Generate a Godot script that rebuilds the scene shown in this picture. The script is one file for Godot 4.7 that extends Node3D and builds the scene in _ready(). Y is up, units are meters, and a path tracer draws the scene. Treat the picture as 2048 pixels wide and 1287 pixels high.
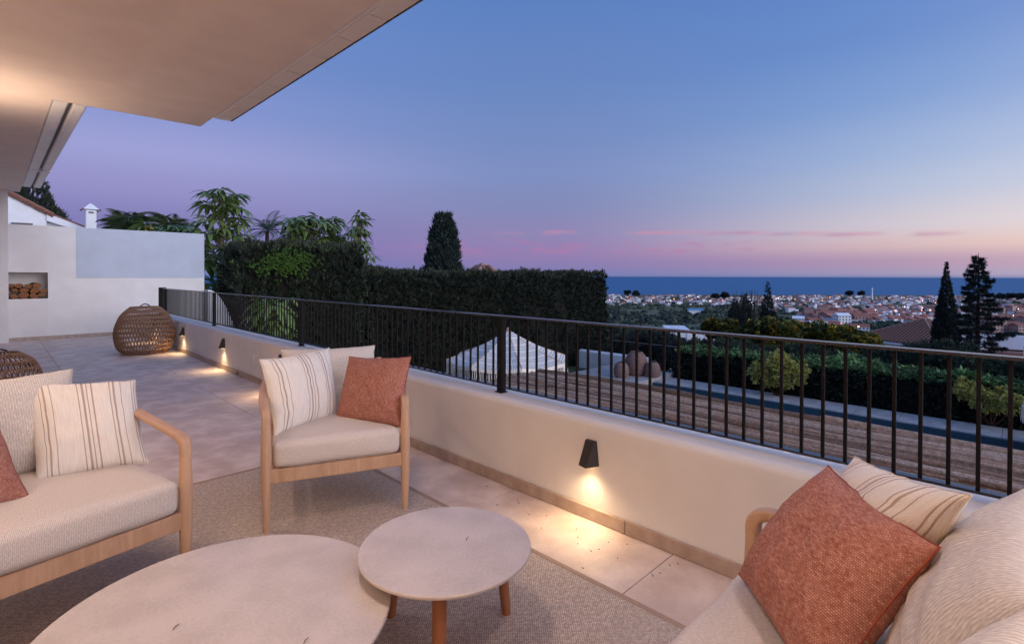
extends Node3D

const YAW := 45.2
const EYE := 1.3
const FPX := 1035.0
var rng := RandomNumberGenerator.new()
var used := {}
var M := {}

# ---------------------------------------------------------------- geometry collector
class G:
	var v := PackedVector3Array()
	var n := PackedVector3Array()
	var t := PackedVector2Array()
	var c := PackedColorArray()
	var ix := PackedInt32Array()
	var tint := Color(1, 1, 1)
	func pt(p: Vector3, nn: Vector3, uv: Vector2) -> int:
		v.append(p); n.append(nn); t.append(uv); c.append(tint)
		return v.size() - 1
	# corners counter-clockwise seen from outside
	func quad(a: Vector3, b: Vector3, d: Vector3, e: Vector3, uv := []) -> void:
		var nn := (b - a).cross(e - a)
		if nn.length_squared() < 1e-14:
			nn = (d - b).cross(e - b)
		nn = nn.normalized()
		var q := [a, b, d, e]
		var k := v.size()
		for i in 4:
			var p: Vector3 = q[i]
			var w := Vector2(p.x + p.z, p.y)
			if absf(nn.y) > 0.7: w = Vector2(p.x, p.z)
			pt(p, nn, uv[i] if uv.size() == 4 else w)
		ix.append_array([k, k + 2, k + 1, k, k + 3, k + 2])
	func tri(a: Vector3, b: Vector3, d: Vector3) -> void:
		var nn := (b - a).cross(d - a).normalized()
		var k := v.size()
		for p in [a, b, d]: pt(p, nn, Vector2(p.x + p.z, p.y))
		ix.append_array([k, k + 2, k + 1])
	# chamfered box
	func box(at: Vector3, size: Vector3, bev := 0.0, basis := Basis()) -> void:
		var h := size / 2.0
		var b := minf(bev, minf(h.x, minf(h.y, h.z)) * 0.9)
		var ax := [Vector3(1, 0, 0), Vector3(0, 1, 0), Vector3(0, 0, 1)]
		for i in 3:
			var X: Vector3 = ax[i]; var Y: Vector3 = ax[(i + 1) % 3]; var Z: Vector3 = ax[(i + 2) % 3]
			var hx: float = h[i]; var hy: float = h[(i + 1) % 3]; var hz: float = h[(i + 2) % 3]
			for s in [1.0, -1.0]:
				var o: Vector3 = X * hx * s
				var p := [o + Y * (hy - b) + Z * (hz - b), o - Y * (hy - b) + Z * (hz - b), o - Y * (hy - b) - Z * (hz - b), o + Y * (hy - b) - Z * (hz - b)]
				if s > 0: p.reverse()
				# order so the normal points out
				var q0: Vector3 = p[0]; var q1: Vector3 = p[1]; var q2: Vector3 = p[2]; var q3: Vector3 = p[3]
				if (q1 - q0).cross(q3 - q0).dot(o) < 0:
					var w := q1; q1 = q3; q3 = w
				quad(at + basis * q0, at + basis * q1, at + basis * q2, at + basis * q3)
			if b > 0.0:
				for sy in [1.0, -1.0]:
					for sz in [1.0, -1.0]:
						var a0: Vector3 = X * (hx - b) + Y * sy * hy + Z * sz * (hz - b)
						var a1: Vector3 = -X * (hx - b) + Y * sy * hy + Z * sz * (hz - b)
						var b0: Vector3 = X * (hx - b) + Y * sy * (hy - b) + Z * sz * hz
						var b1: Vector3 = -X * (hx - b) + Y * sy * (hy - b) + Z * sz * hz
						if (a1 - a0).cross(b0 - a0).dot(Y * sy + Z * sz) > 0:
							quad(at + basis * a0, at + basis * a1, at + basis * b1, at + basis * b0)
						else:
							quad(at + basis * a0, at + basis * b0, at + basis * b1, at + basis * a1)
		if b > 0.0:
			for sx in [1.0, -1.0]:
				for sy in [1.0, -1.0]:
					for sz in [1.0, -1.0]:
						var s := Vector3(sx, sy, sz)
						var p0 := Vector3(h.x, h.y - b, h.z - b) * s
						var p1 := Vector3(h.x - b, h.y, h.z - b) * s
						var p2 := Vector3(h.x - b, h.y - b, h.z) * s
						if (p1 - p0).cross(p2 - p0).dot(s) > 0: tri(at + basis * p0, at + basis * p1, at + basis * p2)
						else: tri(at + basis * p0, at + basis * p2, at + basis * p1)
	# smooth grid; p holds (nu+1)*(nv+1) points, row by row (v outer); normal = du x dv
	func grid(p: PackedVector3Array, nu: int, nv: int, wrap := false, us := 1.0, vs := 1.0) -> void:
		var k := v.size()
		var w := nu + 1
		for j in nv + 1:
			for i in w:
				var i0 := i - 1; var i1 := i + 1
				if wrap:
					if i0 < 0: i0 = nu - 1
					if i1 > nu: i1 = 1
				else:
					i0 = maxi(i0, 0); i1 = mini(i1, nu)
				var j0 := maxi(j - 1, 0); var j1 := mini(j + 1, nv)
				var du := p[j * w + i1] - p[j * w + i0]
				if du.length_squared() < 1e-12:
					var jj := 1 if j == 0 else (nv - 1 if j == nv else j)
					du = p[jj * w + i1] - p[jj * w + i0]
				var dv := p[j1 * w + i] - p[j0 * w + i]
				pt(p[j * w + i], du.cross(dv).normalized(), Vector2(us * i / nu, vs * j / nv))
		for j in nv:
			for i in nu:
				var a := k + j * w + i
				ix.append_array([a, a + w, a + 1, a + 1, a + w, a + w + 1])
	func tube(path: Array, rad: Array, seg := 8, cap := true, us := 1.0) -> void:
		var m := path.size()
		var pts := PackedVector3Array()
		var d0: Vector3 = (path[1] - path[0]).normalized()
		var side := d0.cross(Vector3.UP)
		if side.length() < 0.05: side = d0.cross(Vector3.RIGHT)
		side = side.normalized()
		var ln := 0.0
		for j in m:
			var d: Vector3 = (path[mini(j + 1, m - 1)] - path[maxi(j - 1, 0)]).normalized()
			side = (side - d * side.dot(d)).normalized()
			var up := d.cross(side)
			var r: float = rad[mini(j, rad.size() - 1)]
			if j: ln += path[j].distance_to(path[j - 1])
			for i in seg + 1:
				var a := TAU * i / seg
				pts.append(path[j] + (side * cos(a) + up * sin(a)) * r)
		grid(pts, seg, m - 1, true, us, ln)
		if cap:
			for e in 2:
				var j := 0 if e == 0 else m - 1
				var o: Vector3 = path[j]
				for i in seg:
					var a := pts[j * (seg + 1) + i]; var b := pts[j * (seg + 1) + i + 1]
					if e == 0: tri(o, b, a)
					else: tri(o, a, b)
	func lathe(prof: Array, seg := 24, at := Vector3.ZERO) -> void:   # prof from bottom to top: Vector2(r, y)
		var pts := PackedVector3Array()
		for q in prof:
			for i in seg + 1:
				var a := -TAU * i / seg
				pts.append(at + Vector3(q.x * cos(a), q.y, q.x * sin(a)))
		grid(pts, seg, prof.size() - 1, true)
	func leaf(o: Vector3, d: Vector3, up: Vector3, ln: float, wd: float, bend := 0.0, seg := 2) -> void:
		var s := d.cross(up).normalized()
		var pts := PackedVector3Array()
		for j in seg + 1:
			var f := float(j) / seg
			var w := wd * sin(PI * clampf(0.08 + f * 0.92, 0, 1)) * 0.5
			var c0 := o + d * ln * f - up * bend * f * f * ln
			pts.append(c0 + s * w + up * w * 0.25); pts.append(c0); pts.append(c0 - s * w + up * w * 0.25)
		grid(pts, 2, seg)
	func arrays() -> Array:
		var a := []
		a.resize(Mesh.ARRAY_MAX)
		a[Mesh.ARRAY_VERTEX] = v; a[Mesh.ARRAY_NORMAL] = n; a[Mesh.ARRAY_TEX_UV] = t; a[Mesh.ARRAY_COLOR] = c; a[Mesh.ARRAY_INDEX] = ix
		return a
	func mesh(into: ArrayMesh = null) -> ArrayMesh:
		var m := into if into else ArrayMesh.new()
		m.add_surface_from_arrays(Mesh.PRIMITIVE_TRIANGLES, arrays())
		return m
	func smooth() -> ArrayMesh:
		var st := SurfaceTool.new()
		st.begin(Mesh.PRIMITIVE_TRIANGLES)
		for k in ix:
			st.set_uv(t[k]); st.set_color(c[k]); st.set_smooth_group(0)
			st.add_vertex(v[k])
		st.generate_normals()
		st.index()
		return st.commit()

# ---------------------------------------------------------------- scene helpers
func numbered(called: String, parent: Node) -> String:
	var key := str(parent.get_instance_id()) + called
	var k: int = used.get(key, 0)
	used[key] = k + 1
	return called if k == 0 else "%s_%03d" % [called, k]

func obj(called: String, mesh: Mesh, mat, parent: Node = self, at := Vector3.ZERO) -> MeshInstance3D:
	var o := MeshInstance3D.new()
	o.name = numbered(called, parent)
	o.mesh = mesh
	o.position = at
	if mat is Array:
		for k in mat.size(): o.set_surface_override_material(k, mat[k])
	elif mat: o.material_override = mat
	parent.add_child(o, true)
	return o

func tag(o: Node, label: String, category: String, group := "", kind := "") -> Node:
	if label: o.set_meta("label", label)
	if category: o.set_meta("category", category)
	if group: o.set_meta("group", group)
	if kind: o.set_meta("kind", kind)
	return o

func thing(called: String, label: String, category: String, at := Vector3.ZERO, turn := 0.0, group := "") -> Node3D:
	var o := Node3D.new()
	o.name = numbered(called, self)
	o.position = at
	o.rotation.y = turn
	add_child(o, true)
	tag(o, label, category, group)
	return o

func struct(called: String, mesh: Mesh, mat, parent: Node = self) -> MeshInstance3D:
	var o := obj(called, mesh, mat, parent)
	if parent == self: o.set_meta("kind", "structure")
	return o

func dup(src: Node3D, at: Vector3, turn := 0.0, label := "", size := 1.0) -> Node3D:
	var r: Node3D = src.duplicate()
	var base := String(src.name).rstrip("0123456789")
	base = base.trim_suffix("_")
	r.name = numbered(base, self)
	add_child(r, true)
	r.position = at
	r.rotation.y = turn
	r.scale = Vector3.ONE * size
	if label: r.set_meta("label", label)
	return r

func multi(called: String, mesh: Mesh, mat, xf: Array, cols: Array, parent: Node) -> MultiMeshInstance3D:
	var mm := MultiMesh.new()
	mm.transform_format = MultiMesh.TRANSFORM_3D
	mm.use_colors = cols.size() > 0
	mm.mesh = mesh
	mm.instance_count = xf.size()
	for k in xf.size():
		mm.set_instance_transform(k, xf[k])
		if cols.size(): mm.set_instance_color(k, cols[k])
	var o := MultiMeshInstance3D.new()
	o.name = numbered(called, parent)
	o.multimesh = mm
	o.material_override = mat
	o.set_meta("kind", "stuff")
	parent.add_child(o, true)
	return o

func L(r: float, g: float, b: float) -> Color:
	return Color(r, g, b).linear_to_srgb()

func mat(col: Color, rough := 0.8, metal := 0.0) -> StandardMaterial3D:
	var m := StandardMaterial3D.new()
	m.albedo_color = col
	m.roughness = rough
	m.metallic = metal
	return m

func glow(col: Color, e: float) -> StandardMaterial3D:
	var m := mat(Color(0.9, 0.9, 0.9))
	m.emission_enabled = true
	m.emission = col
	m.emission_energy_multiplier = e
	return m

func image_tex(w: int, h: int, fn: Callable) -> ImageTexture:
	var data := PackedByteArray()
	data.resize(w * h * 3)
	for y in h:
		for x in w:
			var q: Color = fn.call(x, y)
			var k := (y * w + x) * 3
			data[k] = clampi(int(q.r * 255), 0, 255); data[k + 1] = clampi(int(q.g * 255), 0, 255); data[k + 2] = clampi(int(q.b * 255), 0, 255)
	return ImageTexture.create_from_image(Image.create_from_data(w, h, false, Image.FORMAT_RGB8, data))

func noise_image(size: int, seed_: int, freq: float, oct := 4, warp := 0.0) -> Image:
	var f := FastNoiseLite.new()
	f.seed = seed_; f.frequency = freq; f.fractal_octaves = oct
	f.noise_type = FastNoiseLite.TYPE_SIMPLEX_SMOOTH
	if warp > 0.0:
		f.domain_warp_enabled = true; f.domain_warp_amplitude = warp; f.domain_warp_frequency = freq * 2.0
	return f.get_seamless_image(size, size)

func two_tone(size: int, seed_: int, freq: float, a: Color, b: Color, oct := 5, fine := 0.15, warp := 0.0) -> ImageTexture:
	var im := noise_image(size, seed_, freq, oct, warp)
	var im2 := noise_image(size, seed_ + 77, 0.12, 2)
	return image_tex(size, size, func(x, y):
		var k := im.get_pixel(x, y).r
		k = clampf((k - 0.5) * 1.5 + 0.5 + (im2.get_pixel(x, y).r - 0.5) * fine * 2.0, 0, 1)
		return a.lerp(b, k))

func tri_tex(m: StandardMaterial3D, tex: Texture2D, scale: float, world := true) -> StandardMaterial3D:
	m.albedo_texture = tex
	m.uv1_triplanar = true
	m.uv1_world_triplanar = world
	m.uv1_scale = Vector3.ONE * scale
	return m

func relief(m: StandardMaterial3D, tex: Texture2D, cm: float) -> StandardMaterial3D:
	m.heightmap_enabled = true
	m.heightmap_texture = tex
	m.heightmap_scale = cm
	return m

# where a bearing and a depth in front of the terrace fall on the map
func bear(px: float, depth: float) -> Vector2:
	var u := (px - 1024.0) / FPX
	var a := deg_to_rad(YAW)
	return Vector2(depth * (sin(a) + u * cos(a)), depth * (-cos(a) + u * sin(a)))

const HT := [[-50.0, -2.42], [0.0, -2.42], [6.0, -4.6], [25.0, -8.5], [50.0, -13.0], [110.0, -25.0], [280.0, -43.0], [700.0, -64.0], [1270.0, -80.0], [2000.0, -92.0], [2680.0, -97.0], [3000.0, -112.0], [9000.0, -140.0]]
var hill := FastNoiseLite.new()

func ground(x: float, z: float) -> float:
	var a := deg_to_rad(YAW)
	var D := x * sin(a) - z * cos(a)
	var near := x - 18.2
	var e := lerpf(near, D - 20.0, smoothstep(30.0, 120.0, D))
	var h := -140.0
	for k in HT.size() - 1:
		if e < HT[k + 1][0]:
			var f: float = clampf((e - HT[k][0]) / (HT[k + 1][0] - HT[k][0]), 0, 1)
			h = lerpf(HT[k][1], HT[k + 1][1], f)
			break
	if e > 40.0:
		h += hill.get_noise_2d(x, z) * smoothstep(40, 250, e) * (1.0 - smoothstep(1500, 2600, e)) * 7.0
	return h

func on_hill(px: float, depth: float) -> Vector3:
	var b := bear(px, depth)
	return Vector3(b.x, ground(b.x, b.y), b.y)

# ---------------------------------------------------------------- sky
func sky_color(el: float, az: float) -> Color:
	var E := [0.0, 1.2, 2.7, 4.6, 8.0, 11.0, 16.0, 21.0, 30.0, 90.0]
	var LF := [Color8(110, 126, 184), Color8(118, 124, 184), Color8(127, 122, 184), Color8(130, 126, 182), Color8(150, 147, 201), Color8(158, 161, 213), Color8(132, 149, 208), Color8(112, 140, 203), Color8(100, 136, 202), Color8(108, 152, 228)]
	var CE := [Color8(112, 124, 178), Color8(122, 125, 180), Color8(145, 128, 178), Color8(141, 134, 180), Color8(130, 139, 185), Color8(126, 143, 194), Color8(115, 140, 194), Color8(104, 135, 194), Color8(90, 127, 192), Color8(108, 152, 228)]
	var RI := [Color8(136, 142, 182), Color8(172, 150, 176), Color8(212, 186, 186), Color8(200, 196, 208), Color8(168, 186, 216), Color8(145, 174, 216), Color8(110, 152, 210), Color8(90, 136, 203), Color8(82, 126, 196), Color8(108, 152, 228)]
	var i := 0
	while i < E.size() - 2 and el > E[i + 1]: i += 1
	var f: float = clampf((el - E[i]) / (E[i + 1] - E[i]), 0, 1)
	f = f * f * (3.0 - 2.0 * f) * 0.5 + f * 0.5
	var l: Color = LF[i].srgb_to_linear().lerp(LF[i + 1].srgb_to_linear(), f)
	var c: Color = CE[i].srgb_to_linear().lerp(CE[i + 1].srgb_to_linear(), f)
	var r: Color = RI[i].srgb_to_linear().lerp(RI[i + 1].srgb_to_linear(), f)
	var q: Color
	if az < -35.0: q = l
	elif az < 3.0: q = l.lerp(c, smoothstep(-35.0, 3.0, az))
	elif az < 46.0: q = c.lerp(r, smoothstep(3.0, 46.0, az))
	else:
		q = r
	# the afterglow of the sun, which has gone down to the right of the view
	var da := absf(wrapf(az - 100.0, -180, 180))
	var g := exp(-pow(da / 42.0, 2.0)) * exp(-pow(maxf(el, 0) / 26.0, 2.0))
	q = q + Color(0.95, 0.62, 0.36) * g * 1.0
	var back := smoothstep(130.0, 180.0, absf(az))
	q = q.lerp(l, back * 0.8)
	return q

func make_sky() -> ImageTexture:
	var W := 1536
	var H := 768
	var data := PackedFloat32Array()
	data.resize(W * H * 3)
	var streak := FastNoiseLite.new()
	streak.seed = 5; streak.frequency = 1.0; streak.fractal_octaves = 4
	var a0 := deg_to_rad(YAW)
	# colour table over elevation and bearing, then cloud streaks
	for y in H:
		var el := 90.0 - (y + 0.5) / H * 180.0
		for x in W:
			if el < -1.0:
				if x > 0:
					var k0 := (y * W) * 3
					var k1 := (y * W + x) * 3
					data[k1] = data[k0]; data[k1 + 1] = data[k0 + 1]; data[k1 + 2] = data[k0 + 2]
					continue
			# panorama: x = 0 looks along -Z, growing to the right
			var th := (x + 0.5) / W * 360.0
			var az := wrapf(th - YAW, -180.0, 180.0)
			var q := Color(0.15, 0.19, 0.40)
			if el >= -1.0:
				q = sky_color(maxf(el, 0.0), az)
				if el < 7.0 and az > -40.0 and az < 75.0:
					var ep := rad_to_deg(atan(tan(deg_to_rad(el)) / maxf(cos(deg_to_rad(az)), 0.2)))
					var s := streak.get_noise_2d(az * 0.16, ep * 2.6)
					var s2 := streak.get_noise_2d(az * 0.09 + 40.0, ep * 0.5)
					# one long thin bank, and softer pink patches under it on the left
					var line := exp(-pow((ep - 4.72 - s2 * 0.16) / 0.12, 2.0)) * smoothstep(-6, 6, az) * (1.0 - smoothstep(38, 43, az)) * smoothstep(-0.35, 0.15, streak.get_noise_2d(az * 0.14 + 9.0, 3.0) + 0.10)
					var dark := exp(-pow((ep - 4.66 - s2 * 0.16) / 0.07, 2.0)) * smoothstep(14, 24, az) * (1.0 - smoothstep(36, 43, az))
					var patch := smoothstep(0.05, 0.45, s) * exp(-pow((ep - 3.1) / 0.7, 2.0)) * smoothstep(-14, -4, az) * (1.0 - smoothstep(20, 32, az))
					q = q.lerp(Color(0.66, 0.27, 0.39), clampf(line * 0.75, 0, 1))
					q = q.lerp(Color(0.34, 0.21, 0.36), clampf(dark * 0.55, 0, 1))
					q = q.lerp(Color(0.50, 0.19, 0.38), clampf(patch * 0.7, 0, 1))
					var low := exp(-pow((el - 1.5) / 1.3, 2.0)) * smoothstep(-25, 0, az) * (1.0 - smoothstep(35, 60, az))
					q = q.lerp(Color(0.36, 0.21, 0.40), low * 0.35)
			var k := (y * W + x) * 3
			data[k] = q.r; data[k + 1] = q.g; data[k + 2] = q.b
	return ImageTexture.create_from_image(Image.create_from_data(W, H, false, Image.FORMAT_RGBF, data.to_byte_array()))

# ---------------------------------------------------------------- materials
func make_materials() -> void:
	var plaster_h := two_tone(256, 3, 0.03, Color(0.35, 0.35, 0.35), Color(0.65, 0.65, 0.65), 5, 0.5)
	var fine := ImageTexture.create_from_image(noise_image(256, 21, 0.09, 4))
	var plaster := two_tone(256, 4, 0.012, Color(0.975, 0.97, 0.965), Color(1, 1, 1), 4, 0.04)
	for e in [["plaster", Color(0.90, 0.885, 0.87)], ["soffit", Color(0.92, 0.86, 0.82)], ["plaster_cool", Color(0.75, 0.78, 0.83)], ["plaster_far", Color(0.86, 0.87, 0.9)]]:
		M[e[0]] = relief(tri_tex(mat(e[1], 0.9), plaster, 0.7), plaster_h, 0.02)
	var stone := two_tone(512, 9, 0.008, Color(0.80, 0.73, 0.69), Color(0.91, 0.86, 0.82), 6, 0.14, 20.0)
	var stone_h := ImageTexture.create_from_image(noise_image(256, 31, 0.05, 5))
	for k in 4:
		var m := tri_tex(mat(Color(0.94 + 0.015 * k, 0.912 + 0.015 * k, 0.90 + 0.014 * k), 0.55), stone, 0.8)
		m.uv1_offset = Vector3(k * 0.37, k * 0.21, k * 0.63)
		M["tile%d" % k] = relief(m, stone_h, 0.05)
	M.grout = mat(L(0.22, 0.19, 0.17), 0.95)
	M.skirting = tri_tex(mat(Color(0.80, 0.76, 0.73), 0.5), stone, 1.3)
	var conc := two_tone(512, 12, 0.007, Color(0.745, 0.70, 0.675), Color(0.805, 0.76, 0.735), 6, 0.5, 26.0)
	M.tabletop = tri_tex(mat(Color(1, 1, 1), 0.34), conc, 1.1, false)
	M.table_edge = mat(L(0.55, 0.45, 0.36), 0.5)
	var grain := noise_image(256, 15, 0.02, 4)
	var grain2 := noise_image(256, 16, 0.11, 3)
	var wood := image_tex(256, 256, func(x, y):
		var g := grain.get_pixel(posmod(x + int(grain.get_pixel(x, y).r * 18.0), 256), int(y / 14.0) + 20).r
		var g2 := grain2.get_pixel(x, int(y / 20.0)).r
		return Color(0.84, 0.71, 0.60).lerp(Color(0.69, 0.55, 0.44), clampf(g * 0.7 + g2 * 0.5 - 0.1, 0, 1)))
	M.wood = tri_tex(mat(Color(0.97, 0.95, 0.93), 0.5), wood, 1.6, false)
	M.wood_leg = tri_tex(mat(Color(0.78, 0.61, 0.49), 0.45), wood, 1.6, false)
	# fabrics
	var fz := noise_image(256, 41, 0.03, 3)
	var fz2 := noise_image(256, 42, 0.2, 2)
	var rib := image_tex(256, 256, func(x, y):
		var r := 0.5 + 0.5 * sin(TAU * (x + 1.5 * (fz.get_pixel(y, x).r - 0.5) * 0.3) / 8.0)
		var s := fz2.get_pixel(x, int(y / 5.0)).r
		var k := 0.79 + 0.09 * (r - 0.5) + 0.18 * (s - 0.5)
		return Color(k * 1.025, k * 0.99, k * 0.965))
	var rib_h := image_tex(256, 256, func(x, y):
		var r := 0.5 + 0.5 * sin(TAU * x / 8.0)
		return Color(r, r, r))
	M.cream = relief(tri_tex(mat(Color(1.0, 0.98, 0.96), 0.95), rib, 6.5, false), rib_h, 0.04)
	M.cream.uv1_triplanar_sharpness = 4.0
	M.cream_pillow = mat(Color(1, 0.985, 0.96), 0.95)
	M.cream_pillow.albedo_texture = rib
	M.cream_pillow.uv1_scale = Vector3(2.4, 2.4, 1)
	var st := [[0.145, 0.012], [0.185, 0.02], [0.245, 0.010], [0.45, 0.010], [0.485, 0.018], [0.515, 0.008], [0.55, 0.014], [0.69, 0.012], [0.725, 0.02], [0.79, 0.010], [0.915, 0.012], [0.955, 0.014]]
	var stripes := image_tex(512, 512, func(x, y):
		var w: float = x / 512.0
		var k := 0.90 + 0.10 * (fz2.get_pixel(posmod(x, 256), posmod(y, 256)).r - 0.5) + 0.06 * (fz.get_pixel(posmod(x * 3, 256), int(y / 4.0)).r - 0.5)
		var q := Color(k * 1.0, k * 0.965, k * 0.925)
		for e in st:
			if absf(w - e[0]) < e[1] * 0.42: q = q.lerp(Color(0.64, 0.55, 0.49), 0.8)
		return q)
	M.striped = relief(mat(Color(1, 1, 1), 0.95), ImageTexture.create_from_image(fz2), 0.06)
	M.striped.albedo_texture = stripes
	var rust := image_tex(512, 512, func(x, y):
		var row := int(y / 4.0)
		var a := fz2.get_pixel(posmod(int(x / 3.0) + row * 37, 256), posmod(row * 3, 256)).r
		var b := fz.get_pixel(posmod(int(x / 2.0), 256), posmod(int(y / 2.0), 256)).r
		var thread := 1.0 if posmod(y, 4) < 2 else 0.35
		var gap := 1.0 if posmod(x + (row % 2) * 2, 5) < 3 else 0.55
		var k := clampf(((a - 0.5) * 0.9 + (b - 0.5) * 0.15 + 0.48) * thread * gap, 0, 0.8)
		return Color(0.535, 0.295, 0.235).lerp(Color(0.92, 0.78, 0.72), k))
	M.rust = relief(mat(Color(1, 1, 1), 0.95), rust, 0.10)
	M.rust.albedo_texture = rust
	M.rust.uv1_scale = Vector3(0.8, 0.8, 1)
	M.seam_cream = mat(Color(0.86, 0.81, 0.74), 0.95)
	M.seam_rust = mat(Color(0.58, 0.28, 0.2), 0.95)
	# rug: light beads of yarn on dark
	var weave := func(x: int, y: int) -> float:
		var row := int(y / 8.0)
		var cx := posmod(x + (row % 2) * 8, 16) / 16.0 - 0.5
		var cy := posmod(y, 8) / 8.0 - 0.5
		return clampf(1.6 - pow(absf(cx) / 0.37, 3.0) - pow(absf(cy) / 0.40, 3.0), 0, 1)
	var rugt := image_tex(256, 256, func(x, y):
		var k: float = weave.call(x, y)
		var s := 0.82 + 0.36 * (fz2.get_pixel(int(x / 16.0) * 7 % 256, int(y / 8.0) * 5 % 256).r - 0.5) + 0.2 * (fz.get_pixel(x, y).r - 0.5)
		return Color(0.64, 0.54, 0.485).lerp(Color(1.0, 0.96, 0.91) * s, clampf(k, 0, 1)))
	var rugh := image_tex(256, 256, func(x, y):
		var k: float = weave.call(x, y)
		return Color(k, k, k))
	M.rug = relief(mat(Color(1, 0.985, 0.97), 0.95), rugh, 0.16)
	M.rug.albedo_texture = rugt
	M.rug_binding = relief(tri_tex(mat(Color(0.80, 0.70, 0.63), 0.95), rib, 6.0), rib_h, 0.05)
	M.black = mat(L(0.006, 0.005, 0.006), 0.5)
	M.black.metallic_specular = 0.3
	M.black_gloss = mat(L(0.008, 0.007, 0.008), 0.22)
	M.black_gloss.metallic_specular = 0.8
	M.black_lamp = mat(L(0.022, 0.018, 0.017), 0.55)
	M.awning = tri_tex(mat(Color(0.95, 0.94, 0.94), 0.5), plaster, 0.9)
	M.awning_dark = mat(L(0.10, 0.09, 0.085), 0.6)
	M.awning_cloth = mat(Color(0.90, 0.87, 0.85), 0.85)
	M.rope = tri_tex(mat(L(0.30, 0.165, 0.095), 0.9), plaster, 9.0, false)
	M.rope_pink = tri_tex(mat(L(0.30, 0.18, 0.145), 0.9), plaster, 9.0, false)
	M.leather = mat(L(0.02, 0.015, 0.014), 0.6)
	var bark := two_tone(256, 51, 0.03, Color(0.42, 0.31, 0.22), Color(0.66, 0.52, 0.40), 5, 0.4)
	M.log = tri_tex(mat(Color(0.70, 0.58, 0.50), 0.9), bark, 3.0, false)
	M.log_end = tri_tex(mat(Color(0.98, 0.84, 0.70), 0.9), bark, 5.0, false)
	var fibre := two_tone(256, 55, 0.05, Color(0.72, 0.68, 0.65), Color(1.0, 1.0, 1.0), 5, 0.5)
	for k in 4:
		M["reed%d" % k] = tri_tex(mat([L(0.58, 0.42, 0.30), L(0.46, 0.31, 0.21), L(0.68, 0.54, 0.42), L(0.28, 0.18, 0.12)][k], 0.85), fibre, 2.0 + k * 0.3, false)
	M.bark = tri_tex(mat(L(0.16, 0.11, 0.075), 0.95), bark, 1.2, false)
	M.stem = mat(L(0.18, 0.16, 0.09), 0.9)
	for e in [["leaf", Color(0.125, 0.18, 0.05), 0.35], ["leaf_yellow", Color(0.27, 0.24, 0.05), 0.5], ["leaf_lit", Color(0.16, 0.24, 0.055), 0.4], ["leaf_palm", Color(0.19, 0.25, 0.13), 0.5], ["leaf_grey", Color(0.07, 0.10, 0.08), 0.6]]:  # leaf_lit copies leaf with garden light put into its green
		var m := mat(L(e[1].r, e[1].g, e[1].b), e[2])
		m.backlight_enabled = true
		m.backlight = Color(0.25, 0.3, 0.12)
		M[e[0]] = m
	var fo := mat(Color(1, 1, 1), 0.75)
	fo.vertex_color_use_as_albedo = true
	M.foliage = fo
	M.core = tri_tex(mat(L(0.018, 0.02, 0.013), 1.0), bark, 2.0)
	M.white_wall = relief(tri_tex(mat(Color(0.93, 0.93, 0.94), 0.9), plaster, 0.5), plaster_h, 0.2)
	M.terracotta = tri_tex(mat(L(0.36, 0.17, 0.115), 0.85), two_tone(256, 61, 0.05, Color(0.7, 0.68, 0.66), Color(1, 1, 1), 4, 0.5), 0.8, false)
	M.deck = relief(tri_tex(mat(Color(0.80, 0.82, 0.83), 0.6), stone, 0.7), stone_h, 0.05)
	M.lawn = tri_tex(mat(Color(1, 1, 1), 0.95), two_tone(256, 71, 0.04, L(0.022, 0.04, 0.012), L(0.06, 0.085, 0.028), 5, 0.7), 0.9)
	var water := mat(L(0.02, 0.09, 0.12), 0.08)
	M.pool = relief(water, stone_h, 0.1)
	M.mosaic = mat(L(0.03, 0.09, 0.12), 0.3)
	var sea := mat(L(0.085, 0.22, 0.39), 0.7)
	sea.metallic_specular = 0.15
	var wv := FastNoiseLite.new()
	wv.seed = 8; wv.frequency = 0.05; wv.fractal_octaves = 4
	M.sea = tri_tex(sea, image_tex(256, 256, func(x, y):
		var k := 0.86 + 0.14 * fz.get_pixel(posmod(x * 2, 256), y).r
		return Color(k, k, k)), 0.004)
	M.hillside = tri_tex(mat(Color(1, 1, 1), 1.0), two_tone(512, 81, 0.012, L(0.05, 0.075, 0.03), L(0.15, 0.15, 0.085), 6, 0.4), 0.006)
	M.town_white = mat(L(0.84, 0.84, 0.86), 0.9)
	M.town_pink = mat(L(0.52, 0.35, 0.30), 0.9)
	M.town_roof = mat(L(0.33, 0.125, 0.085), 0.9)
	M.town_window = mat(L(0.03, 0.03, 0.035), 0.3)
	M.crochet = mat(Color(0.95, 0.91, 0.86), 0.95)
	var holes := image_tex(256, 256, func(x, y):
		var a := posmod(x, 16) / 16.0 - 0.5
		var b := posmod(y, 16) / 16.0 - 0.5
		var k := 0.25 if (a * a + b * b < 0.055 and posmod(int(y / 16.0), 4) != 0) else 1.0
		var s := 0.94 + 0.06 * sin(TAU * y / 8.0)
		return Color(0.95 * k * s, 0.92 * k * s, 0.88 * k * s))
	M.crochet_mesh = mat(Color(1, 1, 1), 0.95)
	M.crochet_mesh.albedo_texture = holes
	M.crochet_mesh.uv1_scale = Vector3(1.6, 1.5, 1)
	M.crochet_mesh.backlight_enabled = true
	M.crochet_mesh.backlight = Color(0.3, 0.3, 0.3)
	M.dry = mat(L(0.10, 0.055, 0.03), 0.9)

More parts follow.
